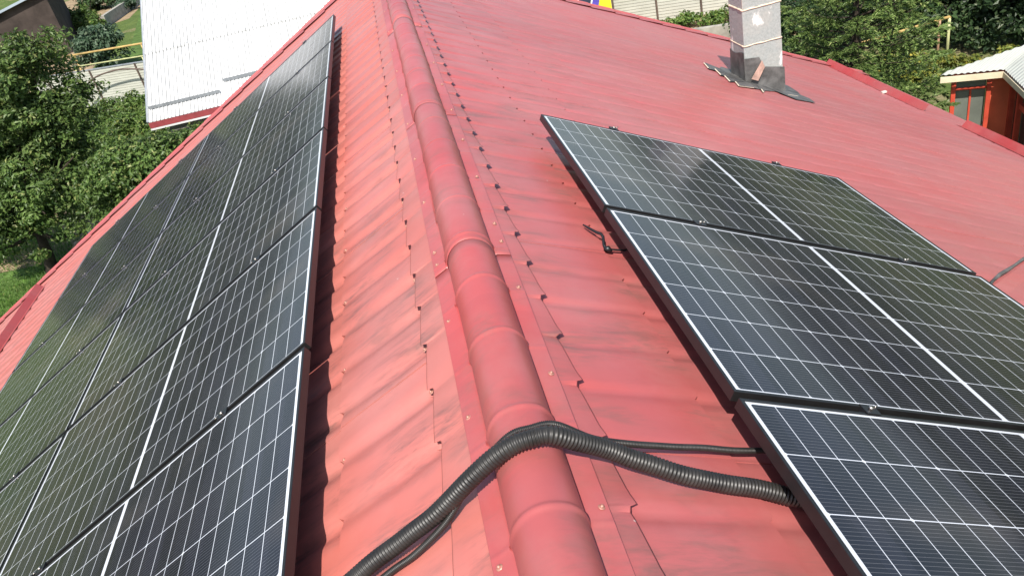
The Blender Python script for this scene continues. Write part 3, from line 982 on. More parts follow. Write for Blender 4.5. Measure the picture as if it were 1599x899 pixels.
# black wire stub by the middle right panel
ws = MB()
ws.tube([A(1, 0.498, 2.88, 0.020), A(1, 0.510, 2.845, 0.024), A(1, 0.528, 2.80, 0.030), A(1, 0.540, 2.785, 0.034), A(1, 0.545, 2.77, 0.030), A(1, 0.546, 2.74, 0.010), A(1, 0.548, 2.715, 0.006)], [0.003, 0.005, 0.0055, 0.006, 0.006, 0.006, 0.007], 8)
ws.tube([A(1, 0.540, 2.715, 0.006), A(1, 0.553, 2.708, 0.012), A(1, 0.568, 2.704, 0.006)], [0.008, 0.012, 0.006], 8)
ws.tube([A(1, 0.553, 2.712, 0.008), A(1, 0.58, 2.712, 0.010), A(1, 0.62, 2.716, 0.012), A(1, 0.68, 2.72, 0.05)], 0.0042, 8)
tag(ws.build("cable_stub", m_clamp), "short bent black cable stub on the red tiles beside the middle right panel", "cable")

# ------------------------------------------------------------------ white barn roof beside the house
barn = empty("white_roof_barn", (-7.0, 29.0, GZ))
tag(barn, "outbuilding with a large glaring white corrugated roof and red gutter board beyond the left verge", "barn")
E0 = np.array([-7.79, 23.88, -4.4]); ee = np.array([2.16, -0.21, 0]); ee /= np.linalg.norm(ee)
nh = np.array([-ee[1], ee[0], 0])
R0 = np.array([-7.95, 29.0, -1.75])       # a point up the left verge
vd = R0 - E0; vd /= np.linalg.norm(vd)
nr = np.cross(ee, vd); nr /= np.linalg.norm(nr)
LE, LV = 13.0, 11.5
aa_ = np.array([0.115 * (i + f) for i in range(int(LE / 0.115)) for f in (0, .02, .07, .12, .14, .5, .8)])
na = len(aa_) - 1
ph = (aa_ / 0.115) % 1.0
prof = 0.030 * np.interp(ph, [0, .02, .12, .14, 1.0], [0, 1, 1, 0, 0])
V = []
rows_b = [0.0, 2.0, 3.0, 3.001, 6.0, 9.0, LV]
for b in rows_b:
    lap = 0.006 if b <= 3.0 else 0.0
    if b == 3.0: lap = -0.0
    P_ = E0[None] + ee[None] * aa_[:, None] + vd[None] * b + nr[None] * (prof + (0.010 if b > 3.0005 else 0.0))[:, None]
    V.append(P_)
o = mesh_np("roof", np.concatenate(V), grid_faces(len(rows_b), na + 1), m_white, None, np.concatenate([np.stack([aa_, np.full(len(aa_), b)], 1) for b in rows_b]), False)
if nr[2] < 0: o.data.flip_normals()
adopt(o, barn)
m = MB()
k = Vector(E0); e_ = Vector(ee); v_ = Vector(vd); n_ = Vector(nr) if nr[2] > 0 else -Vector(nr)
dn = Vector((0, 0, -1))
m.box((0, -0.035, -0.17), (LE, 0.0, -0.012), Matrix(((ee[0], nh[0], 0, E0[0]), (ee[1], nh[1], 0, E0[1]), (0, 0, 1, E0[2]), (0, 0, 0, 1))))
adopt(m.build("gutter_board", plain("crimson_board", (0.26, 0.05, 0.055), 0.5)), barn)
m = MB()
m.box((0, -0.055, -0.225), (LE, -0.010, -0.180), Matrix(((ee[0], nh[0], 0, E0[0]), (ee[1], nh[1], 0, E0[1]), (0, 0, 1, E0[2]), (0, 0, 0, 1))))
adopt(m.build("trim", m_white), barn)
m = MB()
m.box((0.25, 0.35, GZ - E0[2]), (LE, 9.5, -0.23), Matrix(((ee[0], nh[0], 0, E0[0]), (ee[1], nh[1], 0, E0[1]), (0, 0, 1, E0[2]), (0, 0, 0, 1))))
adopt(m.build("wall", m_concrete), barn)
m = MB()
for (a0, a1, b0_) in ((0.06, 2.22, 0.50), (2.36, 4.4, 0.92), (4.6, 6.7, 0.5)):
    m = MB()
    m.slab([k + e_ * a0 + v_ * b0_ + n_ * 0.03, k + e_ * a1 + v_ * b0_ + n_ * 0.03, k + e_ * a1 + v_ * (b0_ + 0.02) + n_ * 0.13, k + e_ * a0 + v_ * (b0_ + 0.02) + n_ * 0.13], 0.006)
    m.slab([k + e_ * a0 + v_ * (b0_ + 0.02) + n_ * 0.03, k + e_ * a0 + v_ * (b0_ + 0.10) + n_ * 0.03, k + e_ * a1 + v_ * (b0_ + 0.10) + n_ * 0.03, k + e_ * a1 + v_ * (b0_ + 0.02) + n_ * 0.03][::-1], 0.006)
    adopt(m.build("snow_guard", m_grey), barn)
m = MB()
m.beam(E0 + np.array([0, 0, .0]) + ee * -0.02, E0 + vd * LV + ee * -0.02, 0.05, 0.07)
adopt(m.build("verge_trim", m_grey), barn)
sc = MB(); sc.dome((0, 0, 0), 0.022, 0.014, 8)
so = sc.build("roof_screw", m_grey); SME = so.data; bpy.data.objects.remove(so)
for i in range(24):
    o = bpy.data.objects.new("roof_screw", SME); COL.objects.link(o)
    p = k + e_ * (0.22 + 0.23 * i + random.uniform(-.03, .03)) + v_ * (3.06 + random.uniform(-.03, .03)) + n_ * 0.028
    o.location = p; adopt(o, barn)

# ------------------------------------------------------------------ foliage helpers
def leaf_quads(pos, nrm, size, rng, aspect=0.55, fold=0.18):
    n = len(pos)
    t = rng.normal(size=(n, 3)); t -= nrm * (t * nrm).sum(1, keepdims=True)
    t /= np.linalg.norm(t, axis=1, keepdims=True) + 1e-9
    b = np.cross(nrm, t)
    L = size * rng.uniform(0.45, 1.45, n)[:, None]
    a = pos - t * L * 0.5
    c = pos + t * L * 0.5 - nrm * L * fold
    l = pos + b * L * aspect * 0.5 + nrm * L * 0.06
    r = pos - b * L * aspect * 0.5 + nrm * L * 0.06
    V = np.stack([a, r, c, l], 1).reshape(-1, 3)
    F = np.arange(n * 4).reshape(-1, 4)
    return V, F
def crown(blobs, n_clump, per, size, rng, clump_r=(0.22, 0.45), inside=0.2, up=0.5):
    bl = np.array(blobs, float)
    wgt = bl[:, 3] ** 2; wgt /= wgt.sum()
    P = []; N = []
    for i in range(n_clump):
        b = bl[rng.choice(len(bl), p=wgt)]
        d = rng.normal(size=3); d /= np.linalg.norm(d)
        if d[2] < -0.3 and rng.random() < 0.6: d[2] *= -1
        rad_ = b[3] * (rng.uniform(0.75, 1.08) if rng.random() > inside else rng.uniform(0.2, 0.75))
        c = b[:3] + d * rad_ * np.array([1, 1, 0.9])
        cr = rng.uniform(*clump_r)
        n = int(per * rng.uniform(0.6, 1.4))
        dd = rng.normal(size=(n, 3)); dd /= np.linalg.norm(dd, axis=1, keepdims=True)
        rr = cr * rng.random(n)[:, None] ** 0.45
        p = c + dd * rr * np.array([1.1, 1.1, 0.7])
        nn = dd * 0.5 + d * 0.4 + np.array([0, 0, up]) + rng.normal(size=(n, 3)) * 0.45
        nn /= np.linalg.norm(nn, axis=1, keepdims=True)
        P.append(p); N.append(nn)
    return np.concatenate(P), np.concatenate(N)
def limbs(base, blobs, r0, rng, extra=2):
    m = MB()
    base = np.array(base, float)
    bl = np.array(blobs, float)
    cen = bl[:, :3].mean(0)
    fork = base + (cen - base) * 0.34 + np.array([0, 0, 0.1])
    pts = [base + (fork - base) * t + np.array([0.05 * math.sin(3 * t), 0.04 * math.cos(4 * t), 0]) for t in np.linspace(0, 1, 6)]
    m.tube(pts, list(np.linspace(r0 * 1.25, r0 * 0.8, 6)), 9)
    for b in bl:
        for q in range(extra):
            tip = b[:3] + rng.normal(size=3) * b[3] * 0.45
            mid = fork + (tip - fork) * 0.5 + rng.normal(size=3) * 0.15 + np.array([0, 0, 0.12])
            path, _ = catmull([fork, mid, tip], 0.12)
            if len(path) > 2: m.tube(path, list(np.linspace(r0 * 0.55, r0 * 0.10, len(path))), 6)
    return m
def leafy(name, label, cat, base, blobs, n_clump, per, size, mat, r0=0.09, group=None, extra=2, clump_r=(0.22, 0.45), inside=0.2, trunk="trunk", crownname="crown", up=0.5):
    root = empty(name, base)
    tag(root, label, cat, group)
    P, N = crown(blobs, n_clump, per, size, rng, clump_r, inside, up)
    k = P[:, 2] > GZ + 0.02
    V, F = leaf_quads(P[k], N[k], size, rng)
    adopt(mesh_np(crownname, V, F, mat, None, None, False), root)
    adopt(limbs(base, blobs, r0, rng, extra).build(trunk, m_bark), root)
    return root

# ------------------------------------------------------------------ left garden
leafy("fruit_tree", "big leafy fruit tree on the lawn at the left picture edge", "tree", (-10.5, 20.1, GZ),
      [(-8.15, 20.0, -1.35, 0.62), (-8.8, 20.0, -2.1, 1.05), (-9.7, 20.1, -2.3, 1.15), (-8.2, 19.9, -3.0, 0.95), (-10.6, 20.2, -3.2, 1.3), (-9.3, 19.7, -3.9, 1.15),
       (-8.5, 19.7, -4.1, 0.8), (-11.6, 20.5, -2.2, 1.2), (-10.3, 19.5, -4.4, 0.9), (-12.0, 20.6, -3.8, 1.1), (-7.75, 20.0, -2.35, 0.5), (-9.9, 19.4, -4.9, 0.9), (-11.2, 20.0, -4.8, 0.9), (-9.0, 19.4, -4.9, 0.7)], 520, 125, 0.108, m_leaf, 0.13, None, 2, (0.18, 0.42), 0.25)
leafy("fruit_tree", "round leafy tree between the big fruit tree and the house verge", "tree", (-6.9, 18.3, GZ),
      [(-6.6, 18.0, -3.95, 0.80), (-7.3, 18.3, -4.25, 0.8), (-5.9, 18.0, -3.95, 0.75), (-6.2, 17.7, -4.4, 0.8), (-7.2, 17.8, -4.9, 0.65), (-5.2, 18.3, -4.0, 0.6)], 250, 115, 0.098, m_leaf, 0.09, None, 2, (0.16, 0.36), 0.25)
leafy("garden_bush", "green bush below the white roof's red gutter board", "bush", (-6.4, 22.4, GZ),
      [(-7.0, 22.4, -5.3, 0.75), (-6.2, 22.2, -5.2, 0.8), (-5.3, 22.0, -5.1, 0.7), (-4.5, 21.6, -5.2, 0.7), (-7.9, 22.9, -5.3, 0.7)], 150, 70, 0.11, m_leaf2, 0.04)
leafy("garden_bush", "overgrown vine bush in front of the left siding fence", "bush", (-11.0, 33.0, GZ),
      [(-11.2, 33.5, -6.0, 0.6), (-10.0, 32.6, -5.9, 0.7), (-9.0, 31.0, -5.9, 0.8), (-12.6, 34.5, -6.1, 0.5), (-8.8, 28.5, -5.9, 0.8), (-10.4, 29.5, -5.9, 0.8), (-12, 31, -5.9, .7)], 190, 60, 0.13, m_leaf2, 0.04)
leafy("garden_bush", "blue green round shrub behind the yellow gas pipes", "bush", (-15.6, 46.5, GZ),
      [(-15.4, 46.5, -5.4, 1.0), (-16.1, 46.8, -5.1, 1.0), (-16.5, 47.3, -5.7, 1.0)], 90, 60, 0.22, m_leafg, 0.06, None, 2, (0.3, 0.5))
leafy("garden_bush", "small round bush on the tan garden soil by the dark shed", "bush", (-21.4, 62.5, GZ),
      [(-21.4, 62.5, -5.8, 0.9), (-21.9, 63.3, -5.5, 0.9), (-21.0, 61.5, -6.0, 0.7)], 60, 60, 0.22, m_leaf2, 0.06, None, 2, (0.3, 0.5))
leafy("garden_bush", "dark leafy bush at the back of the garden, at the top edge", "bush", (-24.5, 76.5, GZ),
      [(-24.5, 76.5, -5.6, 1.1), (-25.6, 77.0, -5.5, 1.0), (-23.6, 75.7, -5.9, 0.9)], 60, 60, 0.28, m_leafd, 0.06, None, 2, (0.35, 0.6))
for (x, y, l) in [(-19.6, 70.0, "nearest"), (-20.0, 72.2, "second nearest"), (-20.4, 74.6, "third"), (-20.8, 77.0, "farthest")]:
    leafy("vegetable_plant", "%s leafy vegetable plant of the row along the low concrete wall" % l, "plant", (x - 1.2, y, GZ),
          [(x - 1.2, y, -6.1, 0.55), (x - 0.9, y + .5, -6.0, 0.5)], 26, 40, 0.24, m_leafg, 0.03, "vegetable plants by the concrete wall", 1, (0.25, 0.4), trunk="stem", crownname="foliage")
# grass of the lawn
n = 60000
gx = rng.uniform(-17.5, -7.2, n); gy = rng.uniform(14.5, 24.5, n)
gp = np.stack([gx, gy, np.full(n, GZ + 0.006)], 1)
hh = rng.uniform(0.06, 0.17, n) * (0.7 + 0.5 * np.sin(gx * 1.7) * np.sin(gy * 1.3))
ang = rng.uniform(0, 2 * np.pi, n); lean = rng.normal(size=(n, 2)) * 0.45 * hh[:, None]
wv = np.stack([np.cos(ang), np.sin(ang), np.zeros(n)], 1) * 0.013
tip = gp + np.stack([lean[:, 0], lean[:, 1], hh], 1)
V = np.stack([gp - wv, gp + wv, tip], 1).reshape(-1, 3)
tag(mesh_np("lawn_grass", V, np.arange(n * 3).reshape(-1, 3), m_grass, None, None, False), "bright uncut grass of the lawn under the fruit tree", "grass", None, "stuff")
# planks and stones by the trunk
m = MB()
m.beam((-10.35, 21.4, GZ + 0.05), (-9.7, 21.15, GZ + 0.45), 0.12, 0.03); m.beam((-10.2, 21.1, GZ + 0.04), (-10.35, 21.8, GZ + 0.06), 0.12, 0.03); m.beam((-10.1, 21.5, GZ + .08), (-9.55, 21.75, GZ + .1), .1, .03)
tag(m.build("plank_stack", m_plank), "few pale planks leaning on bare earth behind the tree trunk", "planks")
m = MB(); m.tube([(-9.55, 21.6, GZ), (-9.55, 21.6, GZ + 0.16), (-9.55, 21.6, GZ + 0.30)], [0.22, 0.30, 0.33], 16)
tag(m.build("stone_basin", m_stone), "pale round basin on the bare earth beside the planks", "basin")

# dark shed at the top left
shed = empty("dark_shed", (-22.9, 57.5, GZ))
tag(shed, "dark brown shed with a pale blue grey roof edge behind the fruit tree", "shed")
a = Vector((-26.8, 55.4, 0)); b = Vector((-21.0, 56.6, 0)); dirv = (b - a).normalized(); nv_ = Vector((-dirv.y, dirv.x, 0))
m = MB()
c = b + nv_ * 6.5; d_ = a + nv_ * 6.5
zt = -3.95
vs = [(a.x, a.y, GZ), (b.x, b.y, GZ), (c.x, c.y, GZ), (d_.x, d_.y, GZ), (a.x, a.y, zt), (b.x, b.y, zt + 1.2), (c.x, c.y, zt + .60), (d_.x, d_.y, zt - .60)]
m.add(vs, [(3, 2, 1, 0), (4, 5, 6, 7), (0, 1, 5, 4), (1, 2, 6, 5), (2, 3, 7, 6), (3, 0, 4, 7)])
adopt(m.build("wall", m_dkwall), shed)
m = MB()
e1 = a - dirv * 0.3 - nv_ * 0.3; e2 = b + dirv * 0.15 - nv_ * 0.3; e3 = e2 + nv_ * 7.1; e4 = e1 + nv_ * 7.1
z0 = zt + 0.03
m.slab([(e1.x, e1.y, z0 + .1), (e2.x, e2.y, z0 + 1.37), (e3.x, e3.y, z0 + .75), (e4.x, e4.y, z0 - .52)], 0.14)
adopt(m.build("roof", plain("bluegrey_roof", (0.30, 0.35, 0.40), 0.45, 0, 0.5, 0.1, 1)), shed)

def siding_fence(name, label, pts, zb, zt, post_every, post_mat, rail_z=None):
    root = empty(name, (pts[0][0], pts[0][1], zb))
    tag(root, label, "fence")
    a = Vector((pts[0][0], pts[0][1], 0)); b = Vector((pts[1][0], pts[1][1], 0))
    d = (b - a); L = d.length; d.normalize(); nn = Vector((d.y, -d.x, 0))
    m = MB()
    nrow = int((zt - zb) / 0.105)
    # profiled horizontal boards
    V = []
    for i in range(nrow):
        z = zb + i * 0.105
        for (off, zz) in ((0.0, z), (0.022, z + 0.012), (0.014, z + 0.098), (0.0, z + 0.104)):
            V.append(a + nn * off + Vector((0, 0, zz))); V.append(b + nn * off + Vector((0, 0, zz)))
    fs = [(2 * i, 2 * i + 1, 2 * i + 3, 2 * i + 2) for i in range(len(V) // 2 - 1)]
    m.add(V, fs)
    adopt(m.build("siding_panel", m_siding), root)
    m = MB(); m.beam(a + Vector((0, 0, zt + .02)), b + Vector((0, 0, zt + .02)), 0.07, 0.05)
    adopt(m.build("cap_rail", m_grey), root)
    x = post_every * 0.5
    while x < L:
        p = a + d * x + nn * 0.055
        m = MB(); m.box((p.x - 0.03, p.y - 0.03, zb), (p.x + 0.03, p.y + 0.03, zt + 0.02))
        adopt(m.build("post", post_mat), root)
        x += post_every
    return root
siding_fence("siding_fence", "pale siding fence with dark posts left of the white roof", [(-17.5, 40.3), (-6.5, 34.9)], GZ, -5.0, 2.6, m_brownpost)
siding_fence("siding_fence", "pale siding fence with brown posts beyond the right gable edge", [(6.9, 29.45), (15.5, 25.2)], GZ, -4.4, 1.55, m_brownpost)
# dark cable sagging along the left fence
m = MB()
cp, _ = catmull([(-15.6, 39.0, -6.2), (-14.6, 38.5, -5.75), (-13.7, 38.1, -5.25), (-12.5, 37.5, -5.05), (-11.6, 37.1, -5.12), (-10.4, 36.5, -5.35)], 0.1)
m.tube([tuple(np.array(p) + np.array([-0.05, -0.22, 0])) for p in cp], 0.035, 8)
tag(m.build("sagging_hose", m_brownpost), "dark hose sagging across the front of the left siding fence", "hose")
def gas_pipe(name, label, a, b, r, mat, posts):
    root = empty(name, (a[0], a[1], GZ)); tag(root, label, "pipe")
    m = MB(); m.tube([a, tuple((np.array(a) + np.array(b)) / 2), b], r, 10); adopt(m.build("pipe", mat), root)
    for t in posts:
        p = np.array(a) + (np.array(b) - np.array(a)) * t
        m = MB(); m.tube([(p[0], p[1], GZ), (p[0], p[1], p[2] - r * 0.5)], r * 0.85, 8); adopt(m.build("post", mat), root)
    return root
gas_pipe("gas_pipe", "upper orange yellow gas pipe above the left fence", (-14.9, 39.35, -4.3), (-8.0, 36.06, -4.3), 0.045, m_yellow, [0.05, 0.55])
gas_pipe("gas_pipe", "lower pale green yellow pipe just above the left fence", (-14.67, 38.9, -4.75), (-8.0, 35.66, -4.75), 0.03, m_pale, [0.0, 0.52])
m = MB(); m.beam((-20.9, 64.5, GZ + 0.35), (-20.4, 76.0, GZ + 0.35), 0.3, 0.9)
tag(m.build("concrete_wall", m_concrete), "low grey concrete wall between vegetable plants and the grass strip", "wall")
m = MB(); m.tube([(-6.95, 22.6, -5.95), (-7.15, 23.1, -4.85)], 0.035, 8)
pole = m.build("garden_pole", m_yellow); tag(pole, "thin orange pole standing in the bush by the house verge", "pole")
m = MB(); m.tube([(-6.75, 23.25, -4.98), (-6.35, 23.15, -4.93), (-6.02, 23.1, -4.90)], [0.10, 0.12, 0.09], 12)
tag(m.build("gas_tank", m_yellow), "orange yellow cylinder under the white roof eave", "tank")

# ------------------------------------------------------------------ right garden
# spruce
def spruce(base, H, R, rng):
    bx, by, bz = base
    root = empty("spruce_tree", base)
    tag(root, "spruce tree behind the chimney beyond the right eave", "tree")
    m = MB()
    zs = np.linspace(0, H, 8)
    m.tube([(bx, by, bz + z) for z in zs], list(np.interp(zs, [0, H], [0.13, 0.02])), 10)
    Vn = []; Fn = 0
    tw = MB()
    z = 0.25
    allP = []; allD = []
    while z < H - 0.15:
        t = z / H
        Lb = R * (1 - t) ** 0.80 + 0.15
        nb = 9 if t < 0.6 else 7
        a0 = rng.random() * 6.28
        for k in range(nb):
            ang = a0 + 2 * math.pi * k / nb + rng.normal() * 0.16
            L = Lb * rng.uniform(0.80, 1.12)
            dirh = np.array([math.cos(ang), math.sin(ang), 0])
            up0 = 0.10 + 0.35 * t + rng.normal() * 0.08
            pts = []
            for s in np.linspace(0, 1, 9):
                zz = up0 * s * L - 0.42 * L * s * s * (1 - t) + 0.30 * L * s ** 3
                pts.append(np.array([bx, by, bz + z]) + dirh * L * s + np.array([0, 0, zz]))
            pts = np.array(pts)
            if k % 1 == 0: tw.tube(pts, list(np.linspace(0.018, 0.004, 9)), 5)
            side = np.array([-dirh[1], dirh[0], 0])
            # twigs both sides, plus the tip
            ns = int(L / 0.15)
            for j in range(2, ns + 1):
                s = j / ns
                p = np.array([np.interp(s, np.linspace(0, 1, 9), pts[:, q]) for q in range(3)])
                for sg in (-1, 1):
                    tl = (0.16 + 0.34 * math.sin(min(1, 1.1 - s) * 1.9)) * min(1.0, L) * rng.uniform(0.7, 1.2)
                    dv = side * sg * 0.85 + dirh * 0.65 + np.array([0, 0, rng.normal() * 0.16 - 0.10])
                    dv /= np.linalg.norm(dv)
                    allP.append(p); allD.append(dv * tl)
            allP.append(pts[-1] - dirh * 0.05); allD.append(dirh * 0.24 + np.array([0, 0, 0.05]))
        z += 0.29
    P = np.array(allP); D = np.array(allD)
    # needles: short slim blades all round each twig
    nper = 54
    i = np.repeat(np.arange(len(P)), nper)
    s = rng.random(len(i))
    o = P[i] + D[i] * s[:, None] + np.array([0, 0, -0.10]) * (s ** 2)[:, None] * np.linalg.norm(D[i], axis=1)[:, None]
    dn_ = D[i] / (np.linalg.norm(D[i], axis=1, keepdims=True) + 1e-9)
    rnd = rng.normal(size=(len(i), 3)); rnd[:, 2] += 0.35
    rnd -= dn_ * (rnd * dn_).sum(1, keepdims=True); rnd /= np.linalg.norm(rnd, axis=1, keepdims=True)
    nd = dn_ * 0.75 + rnd * 0.5
    L = rng.uniform(0.050, 0.085, len(i))[:, None]
    wv = np.cross(nd, rng.normal(size=(len(i), 3))); wv /= np.linalg.norm(wv, axis=1, keepdims=True) + 1e-9
    wv *= 0.0105
    V = np.stack([o - wv, o + wv, o + nd * L + wv * .35, o + nd * L - wv * .35], 1).reshape(-1, 3)
    F = np.arange(len(i) * 4).reshape(-1, 4)
    adopt(mesh_np("needles", V, F, m_needle, None, None, False), root)
    adopt(m.build("trunk", m_bark), root)
    adopt(tw.build("branches", m_bark), root)
spruce((8.05, 13.9, GZ), 5.3, 2.0, np.random.default_rng(3))
leafy("broadleaf_tree", "dark shady broadleaf tree in the top right corner", "tree", (14.8, 19.5, GZ),
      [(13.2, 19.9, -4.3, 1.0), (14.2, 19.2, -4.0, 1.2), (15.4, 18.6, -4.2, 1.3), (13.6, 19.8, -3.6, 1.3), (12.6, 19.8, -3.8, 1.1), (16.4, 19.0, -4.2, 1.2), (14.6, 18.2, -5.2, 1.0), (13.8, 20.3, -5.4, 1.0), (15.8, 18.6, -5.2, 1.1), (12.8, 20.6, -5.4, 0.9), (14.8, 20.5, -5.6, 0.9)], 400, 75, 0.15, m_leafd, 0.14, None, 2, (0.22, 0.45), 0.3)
leafy("garden_bush", "dark undergrowth added for the ground shade below the top right broadleaf tree", "bush", (13.8, 18.6, GZ),
      [(13.3, 18.9, -6.0, 0.6), (14.0, 18.3, -6.0, 0.6), (14.7, 17.9, -5.9, 0.7), (15.4, 17.6, -5.8, 0.7), (13.6, 19.8, -5.8, 0.8), (14.6, 19.2, -5.7, 0.8), (15.6, 18.8, -5.6, 0.9), (12.9, 20.4, -5.7, 0.7)], 240, 55, 0.13, m_leafd, 0.03)  # dark leaves filled in where shade lies on the ground
leafy("garden_bush", "yellowing leafy bush under the yellow pipe frame", "bush", (12.1, 17.2, GZ),
      [(11.7, 17.3, -6.25, 0.40), (12.3, 17.1, -6.25, 0.36), (12.75, 16.9, -6.35, 0.28), (11.3, 17.6, -6.2, 0.42)], 75, 50, 0.10, m_leafy, 0.03, None, 1, (0.12, 0.25))
leafy("garden_bush", "lime green vine bush behind the grey hut roof", "bush", (13.2, 16.6, GZ),
      [(13.45, 16.4, -6.2, 0.28), (13.9, 16.3, -6.05, 0.32), (14.4, 16.2, -5.95, 0.35)], 40, 40, 0.10, m_leafy, 0.03, None, 1, (0.12, 0.25))
leafy("garden_bush", "dark green bush behind the spruce and the chimney", "bush", (10.6, 20.8, GZ),
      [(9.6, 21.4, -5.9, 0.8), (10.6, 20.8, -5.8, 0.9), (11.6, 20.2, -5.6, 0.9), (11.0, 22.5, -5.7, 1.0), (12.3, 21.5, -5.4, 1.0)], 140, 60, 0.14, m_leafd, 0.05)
leafy("garden_bush", "yellow flowering vine bush at the top edge right of the chimney", "bush", (11.3, 24.0, GZ),
      [(11.0, 24.2, -5.9, 0.6), (11.7, 23.8, -5.7, 0.7), (12.4, 23.4, -5.6, 0.7)], 70, 50, 0.13, m_leafy, 0.04, None, 1)
for i, (x, y, l) in enumerate([(7.9, 27.3, "leftmost"), (8.7, 26.6, "second from left"), (9.4, 26.7, "third from left"), (10.1, 26.0, "fourth from left"), (10.8, 26.0, "rightmost, beside the chimney")]):
    leafy("vegetable_plant", "low green plant in the bed by the right fence, %s" % l, "plant", (x, y, GZ),
          [(x, y, -6.4, 0.32), (x + 0.3, y - 0.1, -6.42, 0.3)], 26, 40, 0.11, m_leaf2, 0.015, "low plants along the right fence", 1, (0.12, 0.25), trunk="stem", crownname="foliage")
m = MB(); m.box((0, -0.09, GZ), (5.5, 0.09, GZ + 0.42), Matrix.Translation((7.6, 25.55, 0)) @ Matrix.Rotation(rad(-23), 4, 'Z'))
tag(m.build("retaining_wall", m_concrete), "low concrete retaining wall in front of the right plant bed", "wall")
# banner
m = MB()
bn = empty("banner", (6.2, 28.6, GZ)); tag(bn, "yellow and blue banner hanging at the left end of the right fence", "banner")
bd = Vector((1, 0.0, 0)).normalized(); bo_ = Vector((5.6, 28.6, 0))
def bq(x0, x1, z0, z1, off, sk0=0, sk1=0):
    n2 = Vector((bd.y, -bd.x, 0)) * off
    return [bo_ + bd * (x0 + sk0) + n2 + Vector((0, 0, z0)), bo_ + bd * (x1 + sk0) + n2 + Vector((0, 0, z0)), bo_ + bd * (x1 + sk1) + n2 + Vector((0, 0, z1)), bo_ + bd * (x0 + sk1) + n2 + Vector((0, 0, z1))]
m.slab(bq(-0.6, 1.80, -6.5, -4.2, 0.0), 0.02); adopt(m.build("sheet", plain("banner_yellow", (0.75, 0.60, 0.03), 0.5)), bn)
m = MB(); m.slab(bq(-0.6, 0.72, -6.4, -4.25, 0.008, 0, 0.75), 0.006); adopt(m.build("dark_print", plain("banner_navy", (0.03, 0.04, 0.07), 0.5)), bn)
m = MB(); m.slab(bq(0.78, 1.04, -6.4, -4.25, 0.010, 0, 0.75), 0.006); adopt(m.build("blue_stripe", plain("banner_blue", (0.10, 0.07, 0.42), 0.5)), bn)
m = MB(); m.slab(bq(0.72, 0.78, -6.4, -4.25, 0.012, 0, 0.75), 0.006); adopt(m.build("white_stripe", plain("banner_white", (0.8, 0.8, 0.8), 0.5)), bn)
# yellow pipe frame
fr = empty("pipe_frame", (12.9, 18.1, GZ)); tag(fr, "pale yellow pipe frame standing behind the spruce", "pipe frame")
m = MB(); m.tube([(10.6, 18.05, -5.52), (11.8, 18.07, -5.5), (12.97, 18.11, -5.48), (13.0, 18.11, -5.52)], 0.035, 8); adopt(m.build("top_bar", m_yellow), fr)
m = MB(); m.tube([(12.99, 18.11, GZ), (12.98, 18.11, -5.5)], 0.035, 8); adopt(m.build("post", m_pale), fr)
m = MB(); m.tube([(12.72, 18.1, GZ), (12.72, 18.1, -5.5)], 0.03, 8); adopt(m.build("post", plain("rust_pipe", (0.35, 0.2, 0.12), 0.6)), fr)

# red hut: L-shaped porch corner with a valley
hut = empty("red_hut", (9.6, 12.0, GZ)); tag(hut, "red wooden hut with grey sheet roof and cream fascia at the right edge", "hut")
ez_ = -4.4
K = Vector((9.64, 12.01, 0)); dl = Vector((-0.883, 0.469, 0)).normalized(); dr = Vector((-0.35, -0.937, 0)).normalized()
al = Vector((-dl.y, dl.x, 0)); al = al if al.dot(Vector((1, 1, 0))) > 0 else -al     # away from us behind left wing
ar = Vector((-dr.y, dr.x, 0)); ar = ar if ar.dot(Vector((1, 0, 0))) > 0 else -ar
def kz(p, z): return Vector((p.x, p.y, z))
LW, RW, DP = 0.96, 3.6, 2.2
rise = 0.20
corner_in = K + al * DP + ar * DP
def sheet(pts, name, mat, n_dir, pitch=0.10, amp=0.010):
    m = MB(); m.slab(pts, 0.02)
    return adopt(m.build(name, mat), hut)
lw_end = K + dl * LW
rw_end = K + dr * RW
vt = K + (al + ar) * 1.25
# left wing roof slope and right wing roof slope meeting in the valley, ribbed
def ribbed(p_eave0, p_eave1, p_top0, p_top1, name):
    n = int((p_eave1 - p_eave0).length / 0.09) * 4
    V = []
    for r_ in range(2):
        for i in range(n + 1):
            t = i / n
            a_ = p_eave0.lerp(p_eave1, t); b_ = p_top0.lerp(p_top1, t)
            p = a_ if r_ == 0 else b_
            V.append(p + Vector((0, 0, 0.014 if (i % 4) in (1, 2) else 0.0)))
    F = grid_faces(2, n + 1)
    o = mesh_np(name, V, F, m_hutroof, None, None, False)
    sol = o.modifiers.new("thick", 'SOLIDIFY'); sol.thickness = 0.004
    return adopt(o, hut)
zc = ez_ + 0.03
T_in = Vector((10.30, 12.05, 0)); 
ribbed(kz(lw_end, zc), kz(K, zc), kz(lw_end + Vector((0.10, 0.02, 0)), zc + 0.03), kz(T_in, zc + 0.34), "roof")
ribbed(kz(K, zc + .002), kz(rw_end, zc + .002), kz(T_in, zc + 0.342), kz(rw_end + (T_in - K), zc + 0.342), "roof")
m = MB()
m.beam(kz(lw_end, ez_ - 0.05), kz(K + (al + ar) * 0.0, ez_ - 0.05), 0.03, 0.10)
m.beam(kz(K, ez_ - 0.052), kz(rw_end, ez_ - 0.052), 0.03, 0.10)
adopt(m.build("fascia", m_cream), hut)
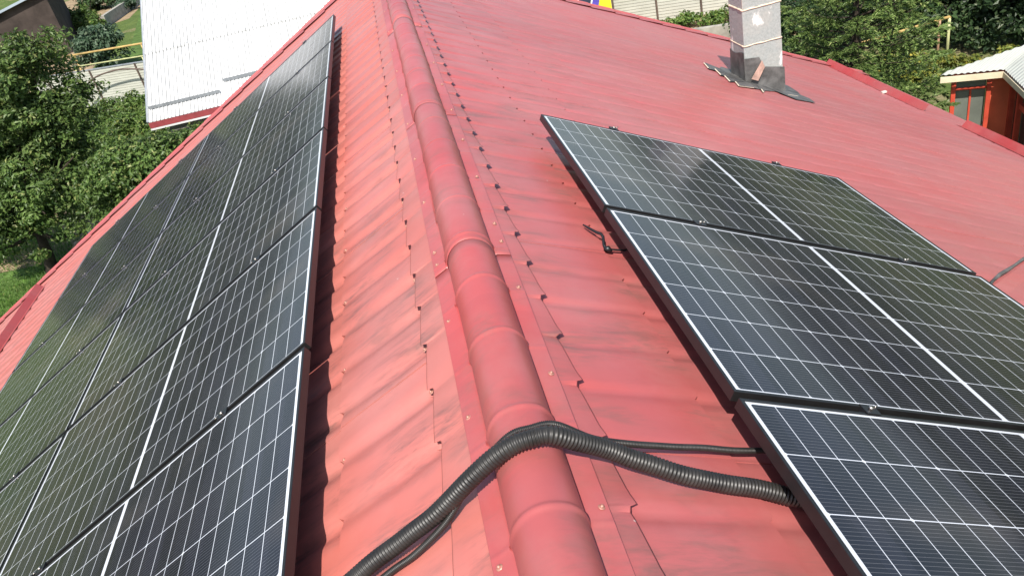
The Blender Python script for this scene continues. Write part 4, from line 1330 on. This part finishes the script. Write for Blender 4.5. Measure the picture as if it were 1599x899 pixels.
# back walls set in under the eave
sb = 0.28
Kw = K + al * sb + ar * sb
def wallp(d, x0, x1, z0, z1, name, mat, off=0.0, th=0.04):
    nn = al if d is dl else ar
    p0 = Kw + d * x0 + nn * off; p1 = Kw + d * x1 + nn * off
    m = MB(); m.slab([kz(p0, z0), kz(p1, z0), kz(p1, z1), kz(p0, z1)] if d is dl else [kz(p1, z0), kz(p0, z0), kz(p0, z1), kz(p1, z1)], th)
    return adopt(m.build(name, mat), hut)
zt_ = ez_ - 0.02
m = MB(); m.box((Kw.x - 0.05, Kw.y - 0.03, GZ), (Kw.x + 0.08, Kw.y + 0.08, zt_)); adopt(m.build("post", m_redwood), hut)
wallp(dl, 0.02, 0.40, GZ, zt_, "door", m_orangewood, 0.02)
wallp(dl, 0.40, 0.47, GZ, zt_, "post", m_redwood, -0.02, 0.08)
wallp(dl, 0.47, 1.00, GZ, GZ + 0.9, "wall", m_redwood, 0.02)
wallp(dl, 0.47, 1.00, GZ + 0.9, zt_ - 0.06, "window", m_gglass, 0.04)
wallp(dl, 0.47, 0.95, zt_ - 0.36, zt_ - 0.32, "window_bar", m_redwood, 0.0, 0.03)
wallp(dl, 0.69, 0.72, GZ + 0.9, zt_ - 0.32, "window_bar", m_redwood, 0.005, 0.03)
wallp(dl, 0.95, 1.02, GZ, zt_, "post", m_redwood, -0.02, 0.08)
wallp(dl, -0.05, 1.02, zt_ - 0.06, zt_, "beam", m_redwood, -0.015, 0.06)
wallp(dr, 0.0, 0.06, GZ, zt_, "post", m_redwood, -0.02, 0.08)
wallp(dr, 0.06, 0.36, GZ + 0.62, zt_ - 0.06, "window", m_dglass, 0.03)
wallp(dr, 0.36, 0.43, GZ, zt_, "post", m_redwood, -0.02, 0.08)
wallp(dr, 0.43, 2.4, zt_ - 0.62, zt_ - 0.52, "beam", m_redwood, -0.015, 0.06)
wallp(dr, 0.43, 2.4, GZ + 0.62, zt_, "window", m_dglass, 0.03)
wallp(dr, 0.0, 3.2, GZ, GZ + 0.62, "wall", m_redwood, 0.02)
wallp(dr, -0.02, 3.2, GZ + 0.62, GZ + 0.70, "sill", m_cream, -0.16, 0.22)
wallp(dr, 0.0, 3.2, zt_ - 0.06, zt_, "beam", m_redwood, -0.015, 0.06)
m = MB(); q = kz(Kw + dr * 0.16 - ar * 0.08, ez_ - 0.26)
m.dome(q, 0.075, 0.07, 12); m.dome(q, 0.075, -0.07, 12)
m.tube([q + Vector((0, 0, .06)), q + Vector((0, 0, .2))], 0.008, 6)
tag(m.build("globe_lamp", m_stone), "pale round lamp hanging under the hut eave", "lamp")
m = MB(); q = kz(Kw + dr * 0.62 - ar * 0.06, GZ + 0.70)
m.tube([q, q + Vector((0, 0, .10)), q + Vector((0, 0, .13))], [0.05, 0.07, 0.04], 12)
tag(m.build("flower_pot", m_clamp), "small dark pot on the cream sill of the hut", "pot")
m = MB(); m.box((10.05, 13.0, GZ), (10.65, 13.5, GZ + 0.62), None)
tag(m.build("pale_box", m_cream), "pale box standing in front of the hut's dusty window", "box")
